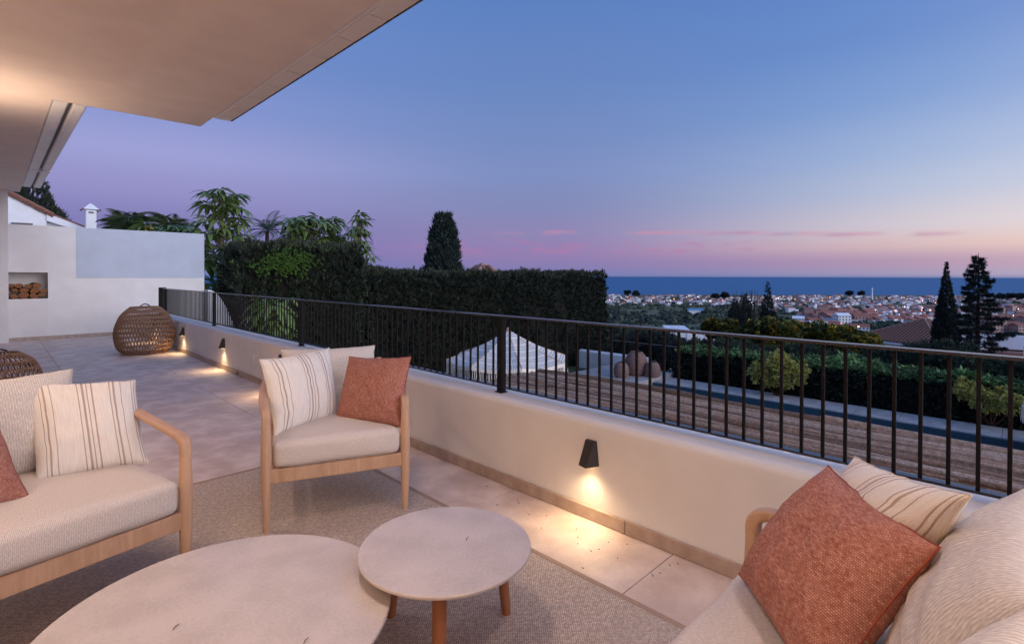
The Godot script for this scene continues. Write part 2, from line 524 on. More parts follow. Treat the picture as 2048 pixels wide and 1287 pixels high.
# ---------------------------------------------------------------- soft goods
func soft_box(size: Vector3, r: float, crown: float, seed_ := 1, n := 14, wr := 0.006) -> ArrayMesh:
	var g := G.new()
	var e := size / 2.0
	var nz := FastNoiseLite.new()
	nz.seed = seed_; nz.frequency = 5.0
	var ax := [Vector3(1, 0, 0), Vector3(0, 1, 0), Vector3(0, 0, 1)]
	for i in 3:
		for s in [1.0, -1.0]:
			var X: Vector3 = ax[i] * s; var Y: Vector3 = ax[(i + 1) % 3]; var Z: Vector3 = ax[(i + 2) % 3] * s
			var pts := PackedVector3Array()
			for b in n + 1:
				for a in n + 1:
					var ua := 2.0 * a / n - 1.0; var ub := 2.0 * b / n - 1.0
					ua = signf(ua) * (1.0 - pow(1.0 - absf(ua), 1.7)); ub = signf(ub) * (1.0 - pow(1.0 - absf(ub), 1.7))
					var p: Vector3 = X + Y * ua + Z * ub
					var q := p * e
					var inner := e - Vector3.ONE * r
					var c := Vector3(clampf(q.x, -inner.x, inner.x), clampf(q.y, -inner.y, inner.y), clampf(q.z, -inner.z, inner.z))
					var d := q - c
					var w := c + d.normalized() * r
					var k := Vector3(1 - pow(q.x / e.x, 2), 1 - pow(q.y / e.y, 2), 1 - pow(q.z / e.z, 2))
					w.y += crown * signf(q.y) * pow(absf(q.y / e.y), 2) * k.x * k.z
					w.x += crown * 0.3 * signf(q.x) * pow(absf(q.x / e.x), 2) * k.y * k.z
					w.z += crown * 0.45 * signf(q.z) * pow(absf(q.z / e.z), 2) * k.x * k.y
					w += d.normalized() * nz.get_noise_3d(w.x, w.y, w.z) * wr
					pts.append(w)
			g.grid(pts, n, n)
	return g.smooth()

# a stuffed pillow between four corners, in order top left, top right, bottom right, bottom left as seen from its front
func pillow(called: String, label: String, tl: Vector3, tr: Vector3, br: Vector3, bl: Vector3, thick: float, m: Material, seam: Material, category: String, group: String, seed_ := 1, parent: Node3D = null, pinch := 0.06) -> Node3D:
	var mid := (tl + tr + br + bl) / 4.0
	var nn := ((bl - tl) + (br - tr)).cross((tr - tl) + (br - bl)).normalized()
	var root: Node3D = parent
	if root == null:
		root = thing(called, label, category, mid, 0.0, group)
	var off := mid if parent == null else Vector3.ZERO
	var nz := FastNoiseLite.new()
	nz.seed = seed_; nz.frequency = 4.0; nz.fractal_octaves = 2
	var g := G.new()
	var N := 32
	var edge := []
	for side in [1.0, -1.0]:
		var pts := PackedVector3Array()
		for b in N + 1:
			for a in N + 1:
				var x := 2.0 * a / N - 1.0; var y := 2.0 * b / N - 1.0
				x = signf(x) * (1.0 - pow(1.0 - absf(x), 1.35)); y = signf(y) * (1.0 - pow(1.0 - absf(y), 1.35))
				var wob := nz.get_noise_2d(x * 0.6 + 3.0, y * 0.6)
				var px := x * (1.0 - pinch * (1.0 - pow(absf(y), 2.5)) * (1.0 + 0.3 * wob)); var py := y * (1.0 - pinch * (1.0 - pow(absf(x), 2.5)) * (1.0 - 0.3 * wob))
				var fx := px * 0.5 + 0.5; var fy := py * 0.5 + 0.5
				var p := tl.lerp(tr, fx).lerp(bl.lerp(br, fx), fy) - off
				var hgt := pow(maxf((1.0 - pow(absf(x), 2.6)) * (1.0 - pow(absf(y), 2.6)), 0.0), 0.55)
				var crease := 0.0
				for s in [Vector2(1, 1), Vector2(-1, 1), Vector2(1, -1), Vector2(-1, -1)]:
					var dlt: Vector2 = Vector2(x, y) - s
					var rr: float = dlt.length()
					crease += sin(atan2(dlt.y, dlt.x) * 9.0 + seed_) * exp(-rr * 2.6) * smoothstep(0.05, 0.3, rr) * 0.05
				hgt = hgt * (1.0 + wob * 0.10 + crease) + nz.get_noise_2d(x * 1.4, y * 1.4 + 9.0) * 0.03 * hgt
				pts.append(p + nn * hgt * thick * 0.5 * side)
		if side > 0:
			var flipped := PackedVector3Array()
			flipped.resize(pts.size())
			for b in N + 1:
				for a in N + 1: flipped[b * (N + 1) + a] = pts[(N - b) * (N + 1) + a]
			g.grid(flipped, N, N)
			for a in N: edge.append(pts[a])
			for b in N: edge.append(pts[b * (N + 1) + N])
			for a in N: edge.append(pts[N * (N + 1) + N - a])
			for b in N + 1: edge.append(pts[(N - b) * (N + 1)])
		else:
			g.grid(pts, N, N)
	obj("cover" if parent == null else "back_cushion", g.smooth(), m, root)
	var sg := G.new()
	sg.tube(edge, [0.0022], 5, false)
	obj("seam", sg.mesh(), seam, root)
	return root

# ---------------------------------------------------------------- camera, light
func _ready() -> void:
	rng.seed = 11
	hill.seed = 4; hill.frequency = 0.004; hill.fractal_octaves = 3
	var cam := Camera3D.new()
	cam.name = "camera"
	cam.projection = Camera3D.PROJECTION_FRUSTUM
	cam.near = 0.05
	cam.far = 60000.0
	cam.keep_aspect = Camera3D.KEEP_HEIGHT
	cam.size = 2.0 * 0.05 * 643.5 / FPX
	cam.frustum_offset = Vector2(0, -0.05 * (643.5 - 550.5 - 9.0) / FPX)
	cam.position = Vector3(0, EYE, 0)
	cam.rotation = Vector3(deg_to_rad(-0.5), deg_to_rad(-YAW), deg_to_rad(0.12))
	add_child(cam)
	cam.current = true

	var env := Environment.new()
	var sky := Sky.new()
	var sm := PanoramaSkyMaterial.new()
	sm.panorama = make_sky()
	sky.sky_material = sm
	env.background_mode = Environment.BG_SKY
	env.sky = sky
	env.background_energy_multiplier = 1.0
	env.tonemap_mode = Environment.TONE_MAPPER_LINEAR
	env.tonemap_exposure = 1.0
	env.sdfgi_enabled = true
	env.ssao_enabled = true
	env.ssil_enabled = true
	var we := WorldEnvironment.new()
	we.name = "environment"
	we.environment = env
	add_child(we)
	var sun := DirectionalLight3D.new()
	sun.name = "afterglow"
	sun.light_energy = 0.72
	sun.light_color = Color(0.95, 0.95, 1.0)
	sun.light_angular_distance = 50.0
	sun.shadow_enabled = true
	sun.rotation = Vector3(deg_to_rad(-14), deg_to_rad(-YAW - 128.0 + 180.0), 0)
	add_child(sun)

	make_materials()
	terrain()
	terrace()
	garden()
	furniture()
	beyond_wall()
	slope_trees()
	town()

# ---------------------------------------------------------------- far ground, sea
func terrain() -> void:
	var g := G.new()
	var pts := PackedVector3Array()
	var NU := 120
	var NV := 90
	for j in NV + 1:
		var d := 1.0 + 3400.0 * pow(float(j) / NV, 3.2) + 40.0 * float(j) / NV
		for i in NU + 1:
			var b := bear(1024.0 + FPX * tan(deg_to_rad(-66.0 + 132.0 * i / NU)), d)
			if j == 0: b = Vector2(-40.0 + 80.0 * i / NU, 30.0)
			pts.append(Vector3(b.x, ground(b.x, b.y) - 0.02, b.y))
	g.grid(pts, NU, NV)
	struct("hillside_ground", g.mesh(), M.hillside)
	var s := G.new()
	var a := bear(-6000, 1200)
	var y := -97.5
	var w := 45000.0
	s.quad(Vector3(-w, y, w), Vector3(w, y, w), Vector3(w, y, -w), Vector3(-w, y, -w))
	struct("sea_water", s.mesh(), M.sea)

# ---------------------------------------------------------------- the terrace and its house
func spot(parent: Node, at: Vector3, towards: Vector3, energy: float, angle: float, col: Color, size := 0.03, soft := 0.8) -> void:
	var l := SpotLight3D.new()
	l.name = "lamp_light"
	l.light_energy = energy
	l.light_color = col
	l.spot_angle = angle
	l.spot_angle_attenuation = soft
	l.spot_range = 40.0
	l.spot_attenuation = 2.0
	l.light_size = size
	l.shadow_enabled = true
	parent.add_child(l, true)
	l.position = at
	var up := Vector3.FORWARD if absf(towards.normalized().y) > 0.9 else Vector3.UP
	l.basis = Basis.looking_at(towards, up)

func terrace() -> void:
	# floor slab, then its tiles
	var g := G.new()
	g.box(Vector3(-2.4, -1.55, -5.5), Vector3(9.7, 3.08, 20.0))
	var fl := struct("terrace_floor", g.mesh(), M.grout)
	var xs := [-7.0, -5.58, -4.54, -3.5, -2.46, -1.42, -0.38, 0.66, 1.70, 2.262]
	var zs := [-13.95]
	for k in 15: zs.append(-1.16 - 1.04 * (11 - k))
	zs.append(4.4)
	var cache := {}
	var order := 0
	for i in xs.size() - 1:
		for j in zs.size() - 1:
			var w: float = xs[i + 1] - xs[i] - 0.004
			var d: float = zs[j + 1] - zs[j] - 0.004
			if d < 0.05: continue
			var key := "%.3f %.3f" % [w, d]
			if not cache.has(key):
				var tg := G.new()
				tg.box(Vector3(0, 0, 0), Vector3(w, 0.012, d), 0.0015)
				cache[key] = tg.mesh()
			order += 1
			obj("floor_tile", cache[key], M["tile%d" % ((order * 7 + order / 3) % 4)], fl, Vector3((xs[i] + xs[i + 1]) / 2.0, -0.006, (zs[j] + zs[j + 1]) / 2.0))

	# parapet with rounded top edge
	var par := thing("parapet_wall", "low white plaster parapet wall edging the terrace under the black railing", "wall", Vector3(2.25, 0, 0))
	var prof := [Vector2(0, -0.4), Vector2(0, 0.05), Vector2(0, 0.30), Vector2(0, 0.485)]
	for k in 9:
		var a := PI / 2 * k / 8.0
		prof.append(Vector2(0.04 - 0.04 * cos(a), 0.492 + 0.038 * sin(a)))
	prof.append_array([Vector2(0.10, 0.5305), Vector2(0.22, 0.531), Vector2(0.235, 0.52), Vector2(0.24, 0.505), Vector2(0.24, -3.0)])
	g = G.new()
	var pts := PackedVector3Array()
	var NZ := 30
	for j in prof.size():
		for i in NZ + 1:
			pts.append(Vector3(prof[j].x, prof[j].y, -13.9 + 16.4 * i / NZ))
	g.grid(pts, NZ, prof.size() - 1)
	obj("wall_body", g.mesh(), M.plaster, par)
	for k in 16:
		var z1 := -13.9 + 1.04 * k
		g = G.new()
		g.box(Vector3(-0.007, 0.036, z1 + 0.52), Vector3(0.014, 0.07, 1.036), 0.003)
		obj("skirting_tile", g.mesh(), M.skirting, par)
	g = G.new()
	g.box(Vector3(-0.003, 0.27, -6.72), Vector3(0.012, 0.13, 0.17), 0.003)
	obj("junction_box_cover", g.mesh(), M.plaster, par)
	g = G.new()
	g.box(Vector3(-0.016, 0.035, -7.2), Vector3(0.006, 0.035, 0.02))
	obj("drain_slot", g.mesh(), M.black, par)

	# railing
	var rail := thing("balcony_railing", "black metal railing of slim balusters along the top of the parapet wall", "railing", Vector3(2.37, 0, 0))
	g = G.new()
	g.box(Vector3(0, 1.031, -5.45), Vector3(0.05, 0.012, 13.2), 0.002)
	obj("top_rail", g.mesh(), M.black_gloss, rail)
	g = G.new()
	g.box(Vector3(0, 0.568, -5.45), Vector3(0.042, 0.010, 13.2), 0.002)
	obj("bottom_rail", g.mesh(), M.black_gloss, rail)
	var post := G.new()
	post.box(Vector3(0, 0.778, 0), Vector3(0.045, 0.496, 0.045), 0.003)
	post.box(Vector3(0, 0.534, 0), Vector3(0.062, 0.006, 0.062), 0.001)
	var pm := post.mesh()
	for z in [-2.45, -5.57, -8.69, -11.81, 0.67]:
		obj("post", pm, M.black, rail, Vector3(0, 0, z))
	var bal := G.new()
	bal.box(Vector3(0, 0.799, 0), Vector3(0.0125, 0.452, 0.0125), 0.0015)
	var bm := bal.mesh()
	for k in range(-3, 160):
		if posmod(k, 40) == 0: continue
		var z := 0.67 - 0.078 * k
		if z < -12.0 or z > 0.9: continue
		obj("baluster", bm, M.black, rail, Vector3(0, 0, z))
	g = G.new()
	g.box(Vector3(0, 0.79, -12.05), Vector3(0.12, 0.52, 0.05), 0.003)
	obj("end_post", g.mesh(), M.black, rail)

	# wall lamps on the parapet
	var body := G.new()
	var yb := -0.065; var yt := 0.065
	# a wedge: narrow and thin at the top, wide and deep at the bottom, with one sloping facet
	var A := Vector3(0, yt, -0.030); var B := Vector3(0, yt, 0.030); var C := Vector3(-0.020, yt, 0.030); var D := Vector3(-0.020, yt, -0.030)
	var E := Vector3(0, yb, -0.045); var F := Vector3(0, yb, 0.045); var H := Vector3(-0.075, yb, 0.012); var I := Vector3(-0.060, yb, -0.045)
	body.quad(A, D, C, B)
	body.quad(D, I, H, C)
	body.tri(C, H, F); body.tri(C, F, B)
	body.quad(A, E, I, D)
	body.quad(E, F, H, I)
	body.quad(B, F, E, A)
	var shell := body.mesh()
	var lens := G.new()
	lens.box(Vector3(-0.028, yb - 0.002, -0.005), Vector3(0.026, 0.003, 0.04))
	var lm := lens.mesh()
	var lamp_z := [-1.63, -3.72, -5.80, -7.80, -9.90, -12.0]
	var lamp_label := ["black wedge wall lamp on the parapet, beyond the round side table", "black wedge wall lamp hidden behind the armchair", "black wedge wall lamp beyond the armchair's striped pillow", "black wedge wall lamp beside the flush cover on the parapet", "black wedge wall lamp nearest to the rope lantern's right side", "black wedge wall lamp behind the big rope lantern"]
	for k in 6:
		var o := thing("wall_lamp", lamp_label[k], "lamp", Vector3(2.2495, 0.362, lamp_z[k]), 0, "wedge wall lamps along the parapet")
		obj("housing", shell, M.black_lamp, o)
		obj("lamp_lens", lm, M.get_or_add("lens", glow(Color(1.0, 0.82, 0.56), 7.0)), o)
		spot(o, Vector3(-0.050, yb - 0.012, -0.004), Vector3(-0.36, -1, 0), LAMP_E, 76.0, Color(1.0, 0.86, 0.66), 0.05, 1.0)

	# the tall white wall at the far end, with the firewood niche
	var bw := thing("garden_end_wall", "tall white plaster wall closing the far end of the terrace", "wall", Vector3(0, 0, -13.9))
	g = G.new()
	var T := 0.42
	var H2 := 2.27
	# around the niche: X -0.55..0.80, h 0.82..1.34
	g.box(Vector3(-1.775, H2 / 2, -T / 2), Vector3(2.45, H2, T), 0.0)
	g.box(Vector3(0.125, 0.41, -T / 2), Vector3(1.35, 0.82, T), 0.0)
	g.box(Vector3(0.125, (1.34 + H2) / 2, -T / 2), Vector3(1.35, H2 - 1.34, T), 0.0)
	g.box(Vector3(2.19, H2 / 2 - 1.5, -T / 2), Vector3(2.78, H2 + 3.0, T), 0.0)
	g.box(Vector3(0.125, 1.08, -T + 0.02), Vector3(1.35, 0.52, 0.04), 0.0)
	obj("wall_body", g.mesh(), M.plaster, bw)
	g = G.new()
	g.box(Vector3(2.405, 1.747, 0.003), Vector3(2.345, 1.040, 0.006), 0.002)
	obj("cool_panel", g.mesh(), M.plaster_cool, bw)  # thin flush slab in a cooler, darker tone than the wall
	for k in 6:
		g = G.new()
		g.box(Vector3(-3.0 + 1.04 * k + 0.4, 0.036, 0.007), Vector3(1.036, 0.07, 0.014), 0.003)
		obj("skirting_tile", g.mesh(), M.skirting, bw)
	# sloping wing of the same white wall beyond the railing
	var wing := thing("wing_wall", "white wall with a sweeping sloped end behind the railing's far bay", "wall", Vector3(3.58, 0, -13.6))
	g = G.new()
	var wp := PackedVector3Array()
	for i in 13:
		var f := i / 12.0
		var top := lerpf(0.95, -1.6, f * f)
		wp.append(Vector3(f * 0.95, top, 0))
	for i in 12:
		var p0 := wp[i]; var p1 := wp[i + 1]
		var q0 := Vector3(p0.x, -3, 0); var q1 := Vector3(p1.x, -3, 0)
		var back := Vector3(0, 0, -0.25)
		g.quad(q0, q1, p1, p0)
		g.quad(q1 + back, q0 + back, p0 + back, p1 + back)
		g.quad(p0, p1, p1 + back, p0 + back)
	g.quad(Vector3(0.95, -3, 0), Vector3(0.95, -3, -0.25), Vector3(0.95, -1.6, -0.25), Vector3(0.95, -1.6, 0))
	obj("wall_body", g.mesh(), M.white_wall, wing)

	# firewood
	var variants := []
	for k in 5:
		g = G.new()
		var rr := PackedFloat32Array()
		for i in 7: rr.append(rng.randf_range(0.045, 0.078))
		var ring := []
		for i in 7: ring.append(Vector2(cos(TAU * i / 7 + 0.2 * k), sin(TAU * i / 7 + 0.2 * k) * (0.7 if k % 2 else 0.95)) * rr[i])
		var en := G.new()
		for i in 7:
			var p: Vector2 = ring[i]; var q: Vector2 = ring[(i + 1) % 7]
			g.quad(Vector3(p.x, p.y, 0), Vector3(p.x, p.y, -0.3), Vector3(q.x, q.y, -0.3), Vector3(q.x, q.y, 0))
			en.tri(Vector3(0, 0, 0.004), Vector3(p.x, p.y, 0), Vector3(q.x, q.y, 0))
		var am := g.mesh()
		en.mesh(am)
		variants.append(am)
	var li := 0
	for row in 3:
		var x := -0.50 + 0.03 * row
		while x < 0.74:
			if row == 2 and (x < 0.05 and x > -0.15): x += 0.15
			var v: ArrayMesh = variants[rng.randi() % 5]
			var sc := rng.randf_range(0.85, 1.18)
			var o := obj("firewood_log", v, [M.log, M.log_end], self, Vector3(x, 0.82 + 0.062 + row * 0.098 + rng.randf_range(-0.008, 0.008), -13.9 - 0.035 + rng.randf_range(-0.03, 0.03)))
			o.rotation = Vector3(rng.randf_range(-0.1, 0.1), rng.randf_range(-0.15, 0.15), rng.randf_range(-0.5, 0.5))
			o.scale = Vector3(sc * 1.08, sc * 0.9, 1)
			tag(o, "split brown firewood log stacked in the niche of the white end wall", "log", "firewood stacked in the wall niche")
			x += 0.128 * sc
			li += 1

	# house: roof slab over the terrace, facade far to the left, lit room behind its open doors
	var house := thing("terrace_house", "white house whose deep flat roof shelters the terrace", "house")
	g = G.new()
	var yr := 2.9
	var roof := [Vector2(-7.2, 4.4), Vector2(1.60, 4.4), Vector2(1.60, -6.34), Vector2(0.40, -6.34), Vector2(0.40, -13.9), Vector2(-7.2, -13.9)]
	var bot := PackedVector2Array(roof)
	var idx := Geometry2D.triangulate_polygon(bot)
	for k in range(0, idx.size(), 3):
		var p := [bot[idx[k]], bot[idx[k + 1]], bot[idx[k + 2]]]
		var q := []
		for e in p: q.append(Vector3(e.x, yr, e.y))
		var nn: Vector3 = (q[1] - q[0]).cross(q[2] - q[0])
		if nn.y > 0: q = [q[0], q[2], q[1]]
		g.tri(q[0], q[1], q[2])
		var up := Vector3(0, 0.35, 0)
		g.tri(q[0] + up, q[2] + up, q[1] + up)
	for k in 6:
		var p: Vector2 = roof[k]; var q: Vector2 = roof[(k + 1) % 6]
		g.quad(Vector3(p.x, yr, p.y), Vector3(q.x, yr, q.y), Vector3(q.x, yr + 0.35, q.y), Vector3(p.x, yr + 0.35, p.y))
	obj("roof_slab", g.mesh(), M.soffit, house)
	g = G.new()
	g.box(Vector3(-7.1, 1.45, -4.75), Vector3(0.2, 2.9, 18.3))
	g.box(Vector3(-4.8, 1.45, -13.8), Vector3(4.4, 2.9, 0.2))
	g.box(Vector3(-4.8, 1.45, -5.2), Vector3(4.4, 2.9, 0.2))
	g.box(Vector3(-4.8, 1.45, 4.3), Vector3(4.4, 2.9, 0.2))
	g.box(Vector3(-2.5, 1.45, -9.55), Vector3(0.2, 2.9, 8.3))
	g.box(Vector3(-2.5, 1.45, -4.6), Vector3(0.2, 2.9, 1.0))
	g.box(Vector3(-2.5, 1.45, 3.9), Vector3(0.2, 2.9, 0.6))
	g.box(Vector3(-2.5, 2.78, -0.3), Vector3(0.2, 0.24, 7.6))
	obj("facade", g.mesh(), M.plaster, house)
	g = G.new()
	g.box(Vector3(-0.13, 1.45, -13.95), Vector3(0.72, 2.9, 0.5), 0.0)
	obj("end_pier", g.mesh(), M.plaster, house)
	g = G.new()
	g.box(Vector3(-0.45, 1.45, -6.3), Vector3(0.34, 2.9, 0.34), 0.004)
	obj("column", g.mesh(), M.plaster, house)
	g = G.new()
	g.box(Vector3(-0.6, 1.45, 1.9), Vector3(0.34, 2.9, 0.34), 0.004)
	obj("column", g.mesh(), M.plaster, house)
	for z in [-3.0, -1.5, 0.0, 1.5]:  # pendants added out of view to warm the terrace through the opening
		var p := thing("added_pendant", "added unseen round white pendant lamp inside the room behind the open doors, " + {-3.0: "nearest the end wall", -1.5: "opposite the armchair", 0.0: "opposite the right sofa", 1.5: "farthest from the end wall"}[z], "lamp", Vector3(-3.7, 2.9, z), 0, "added pendant lamps in the room")
		g = G.new()
		g.tube([Vector3(0, 0, 0), Vector3(0, -0.55, 0)], [0.006], 6)
		obj("cord", g.mesh(), M.black, p)
		g = G.new()
		var pr := []
		for k in 13: pr.append(Vector2(0.23 * sin(PI * k / 12.0), -0.72 - 0.23 * cos(PI * k / 12.0)))
		g.lathe(pr, 20)
		obj("lamp_globe", g.mesh(), M.get_or_add("globe", glow(Color(1.0, 0.78, 0.52), 5.0)), p)
		var l := OmniLight3D.new()
		l.name = "lamp_light"
		l.light_color = Color(1.0, 0.83, 0.66)
		l.light_energy = ROOM_E
		l.omni_range = 40.0
		l.omni_attenuation = 2.0
		l.light_size = 0.22
		l.shadow_enabled = true
		p.add_child(l)
		l.position = Vector3(0, -0.72, 0)
	# far uplighter inferred from the soffit glow; the others added to brighten the seating
	for e in [[Vector3(-0.262, 1.85, -6.3), "black uplighter on the far square column washing the soffit"], [Vector3(-0.412, 2.1, 1.9), "added unseen black uplighter on the near square column behind the right sofa"], [Vector3(-2.382, 2.1, -4.6), "added unseen black uplighter on the facade pier left of the open doors"], [Vector3(-2.382, 2.1, 3.85), "added unseen black uplighter on the facade pier right of the open doors"]]:
		var ul := thing("unseen_uplighter", e[1], "lamp", e[0], 0, "column uplighters")
		g = G.new()
		g.box(Vector3(0.03, 0, 0), Vector3(0.06, 0.2, 0.10), 0.003)
		obj("housing", g.mesh(), M.black_lamp, ul)
		g = G.new()
		g.box(Vector3(0.032, 0.102, 0), Vector3(0.03, 0.003, 0.05))
		obj("lamp_lens", g.mesh(), M.lens, ul)
		spot(ul, Vector3(0.034, 0.115, 0), Vector3(0.12, 1, 0.1) if e[0].z < -6 else Vector3(0.35, 1, -0.1), 1.25 if e[0].z < -6 else UP_E, 74.0, Color(1.0, 0.87, 0.75), 0.03, 1.0)

	var where := [[-1.2, -4.8, "nearest the far column"], [-0.15, -3.75, "over the passage behind the armchair"], [-1.2, -2.6, "over the left sofa"], [-1.2, -0.8, "over the inner edge of the rug"], [0.55, -1.35, "over the coffee tables"], [0.75, 0.3, "over the right sofa"], [0.55, 2.2, "behind the right sofa"]]
	for e in where:  # added out of view to brighten furniture and floor from above
		var dl := thing("added_downlight", "added unseen small round downlight recessed in the terrace soffit, " + e[2], "lamp", Vector3(e[0], 2.899, e[1]), 0, "added downlights recessed in the soffit")
		g = G.new()
		g.lathe([Vector2(0.075, -0.004), Vector2(0.095, -0.006), Vector2(0.095, 0.0)], 20)
		obj("trim_ring", g.mesh(), M.awning, dl)
		g = G.new()
		g.lathe([Vector2(0.0, -0.003), Vector2(0.075, -0.003), Vector2(0.075, 0.0)], 20)
		obj("lamp_lens", g.mesh(), M.lens, dl)
		spot(dl, Vector3(0, -0.02, 0), Vector3(0.02, -1, 0), DOWN_E, 64.0, Color(1.0, 0.90, 0.84), 0.14, 1.0)

	# awning cassettes under the roof edges
	var aw := thing("awning_cassette", "long white retracted awning cassette along the near roof edge", "awning", Vector3(1.615, 2.9, 0))
	g = G.new()
	g.box(Vector3(0.085, 0.075, -0.75), Vector3(0.17, 0.13, 10.4), 0.012)
	obj("housing", g.mesh(), M.awning, aw)
	g = G.new()
	g.box(Vector3(0.176, 0.06, -0.75), Vector3(0.008, 0.10, 10.4), 0.002)
	obj("front_bar", g.mesh(), M.awning_dark, aw)
	for k in 14:
		g = G.new()
		g.box(Vector3(0.09, 0.006, -5.6 + 0.42 * k), Vector3(0.13, 0.006, 0.40), 0.001)
		obj("cloth_fold", g.mesh(), M.awning_cloth, aw)
	var aw2 := thing("awning_cassette", "short double awning cassette along the far roof edge", "awning", Vector3(0.42, 2.9, 0))
	g = G.new()
	g.box(Vector3(0.045, 0.07, -9.75), Vector3(0.12, 0.12, 6.7), 0.012)
	obj("housing", g.mesh(), M.awning, aw2)
	g = G.new()
	g.box(Vector3(0.19, 0.06, -9.75), Vector3(0.10, 0.10, 6.7), 0.012)
	obj("front_bar", g.mesh(), M.awning, aw2)
	g = G.new()
	g.box(Vector3(0.122, 0.075, -9.75), Vector3(0.036, 0.05, 6.68))
	obj("gap_channel", g.mesh(), M.awning_dark, aw2)
	g = G.new()
	g.box(Vector3(0.12, 0.055, -10.9), Vector3(0.25, 0.11, 0.10), 0.004)
	obj("bracket", g.mesh(), M.awning, aw2)

const LAMP_E := 0.22
const ROOM_E := 0.5
const UP_E := 8.0
const DOWN_E := 2.3

# ---------------------------------------------------------------- furniture
func taper_leg(h: float, top := 0.021, bottom := 0.014, belly := 0.026) -> ArrayMesh:
	var g := G.new()
	g.lathe([Vector2(0.0, 0), Vector2(bottom, 0.0), Vector2(bottom + 0.001, 0.004), Vector2(lerpf(bottom, belly, 0.6), h * 0.25), Vector2(belly, h * 0.55), Vector2(belly, h * 0.75), Vector2(top, h), Vector2(0, h)], 18)
	return g.mesh()

# seat frame with posts and arms; x is its width, +z its front
func seat(called: String, label: String, category: String, w: float, d: float, at: Vector3, turn: float, cushions: int) -> Node3D:
	var o := thing(called, label, category, at, turn)
	var hx := w / 2.0
	var leg := taper_leg(0.565)
	for s in [-1.0, 1.0]:
		obj("front_leg", leg, M.wood, o, Vector3(s * hx, 0, d / 2.0))
		var lg := G.new()
		lg.tube([Vector3(s * (hx - 0.03), 0, -d / 2.0 - 0.06), Vector3(s * (hx - 0.02), 0.35, -d / 2.0), Vector3(s * (hx - 0.03), 0.74, -d / 2.0 - 0.10)], [0.016, 0.025, 0.018], 12)
		obj("back_leg", lg.mesh(), M.wood, o)
		# arm: flat bar that bends down into the front post and sweeps back
		var pa := PackedVector3Array()
		var path := [Vector3(s * hx, 0.55, d / 2.0), Vector3(s * hx, 0.588, d / 2.0 - 0.004), Vector3(s * (hx + 0.004), 0.610, d / 2.0 - 0.03), Vector3(s * (hx + 0.012), 0.620, d / 2.0 - 0.10), Vector3(s * (hx + 0.022), 0.640, 0.0), Vector3(s * (hx + 0.010), 0.675, -d / 2.0 + 0.08), Vector3(s * (hx - 0.05), 0.70, -d / 2.0 - 0.08)]
		var hw := [0.0205, 0.021, 0.022, 0.024, 0.026, 0.024, 0.020]
		var hh := [0.0205, 0.020, 0.017, 0.013, 0.012, 0.012, 0.012]
		var g := G.new()
		var fine := []
		var fw := []
		var fh := []
		for j in path.size() - 1:
			for q in 4:
				var f := q / 4.0
				fine.append((path[j] as Vector3).cubic_interpolate(path[j + 1], path[maxi(j - 1, 0)], path[mini(j + 2, 6)], f))
				fw.append(lerpf(hw[j], hw[j + 1], f)); fh.append(lerpf(hh[j], hh[j + 1], f))
		fine.append(path[6]); fw.append(hw[6]); fh.append(hh[6])
		path = fine; hw = fw; hh = fh
		for j in path.size():
			var dd: Vector3 = (path[mini(j + 1, path.size() - 1)] - path[maxi(j - 1, 0)]).normalized()
			var side := Vector3(1, 0, 0)
			side = (side - dd * side.dot(dd)).normalized()
			var up := dd.cross(side)
			for i in 17:
				var a := TAU * i / 16.0
				var ca := signf(cos(a)) * pow(absf(cos(a)), 0.55); var sa := signf(sin(a)) * pow(absf(sin(a)), 0.55)
				pa.append(path[j] + side * ca * hw[j] + up * sa * hh[j])
		g.grid(pa, 16, path.size() - 1, true)
		obj("armrest", g.mesh(), M.wood, o)
		g = G.new()
		g.box(Vector3(s * (hx - 0.004), 0.285, 0), Vector3(0.028, 0.07, d - 0.02), 0.004)
		obj("side_rail", g.mesh(), M.wood, o)
	var fr := G.new()
	fr.box(Vector3(0, 0.287, d / 2.0 - 0.004), Vector3(w - 0.04, 0.072, 0.028), 0.004)
	obj("front_rail", fr.mesh(), M.wood, o)
	fr = G.new()
	fr.box(Vector3(0, 0.287, -d / 2.0 + 0.01), Vector3(w - 0.05, 0.072, 0.028), 0.004)
	obj("back_rail", fr.mesh(), M.wood, o)
	fr = G.new()
	fr.box(Vector3(0, 0.69, -d / 2.0 - 0.085), Vector3(w - 0.06, 0.07, 0.022), 0.006)
	obj("top_rail", fr.mesh(), M.wood, o)
	var n := int(w / 0.11)
	for k in n:
		fr = G.new()
		fr.tube([Vector3(-hx + 0.08 + (w - 0.16) * k / (n - 1), 0.30, -d / 2.0 + 0.01), Vector3(-hx + 0.08 + (w - 0.16) * k / (n - 1), 0.69, -d / 2.0 - 0.085)], [0.008], 8)
		obj("back_spindle", fr.mesh(), M.wood, o)
	var cw := (w - 0.055) / cushions
	for k in cushions:
		obj("seat_cushion", soft_box(Vector3(cw - 0.004, 0.138, d + 0.02), 0.034, 0.022, 3 + k, 18), M.cream, o, Vector3(-w / 2.0 + 0.0275 + cw * (k + 0.5), 0.392, 0.012))
	return o

func V(x: float, y: float, z: float) -> Vector3:
	return Vector3(x, y, z)

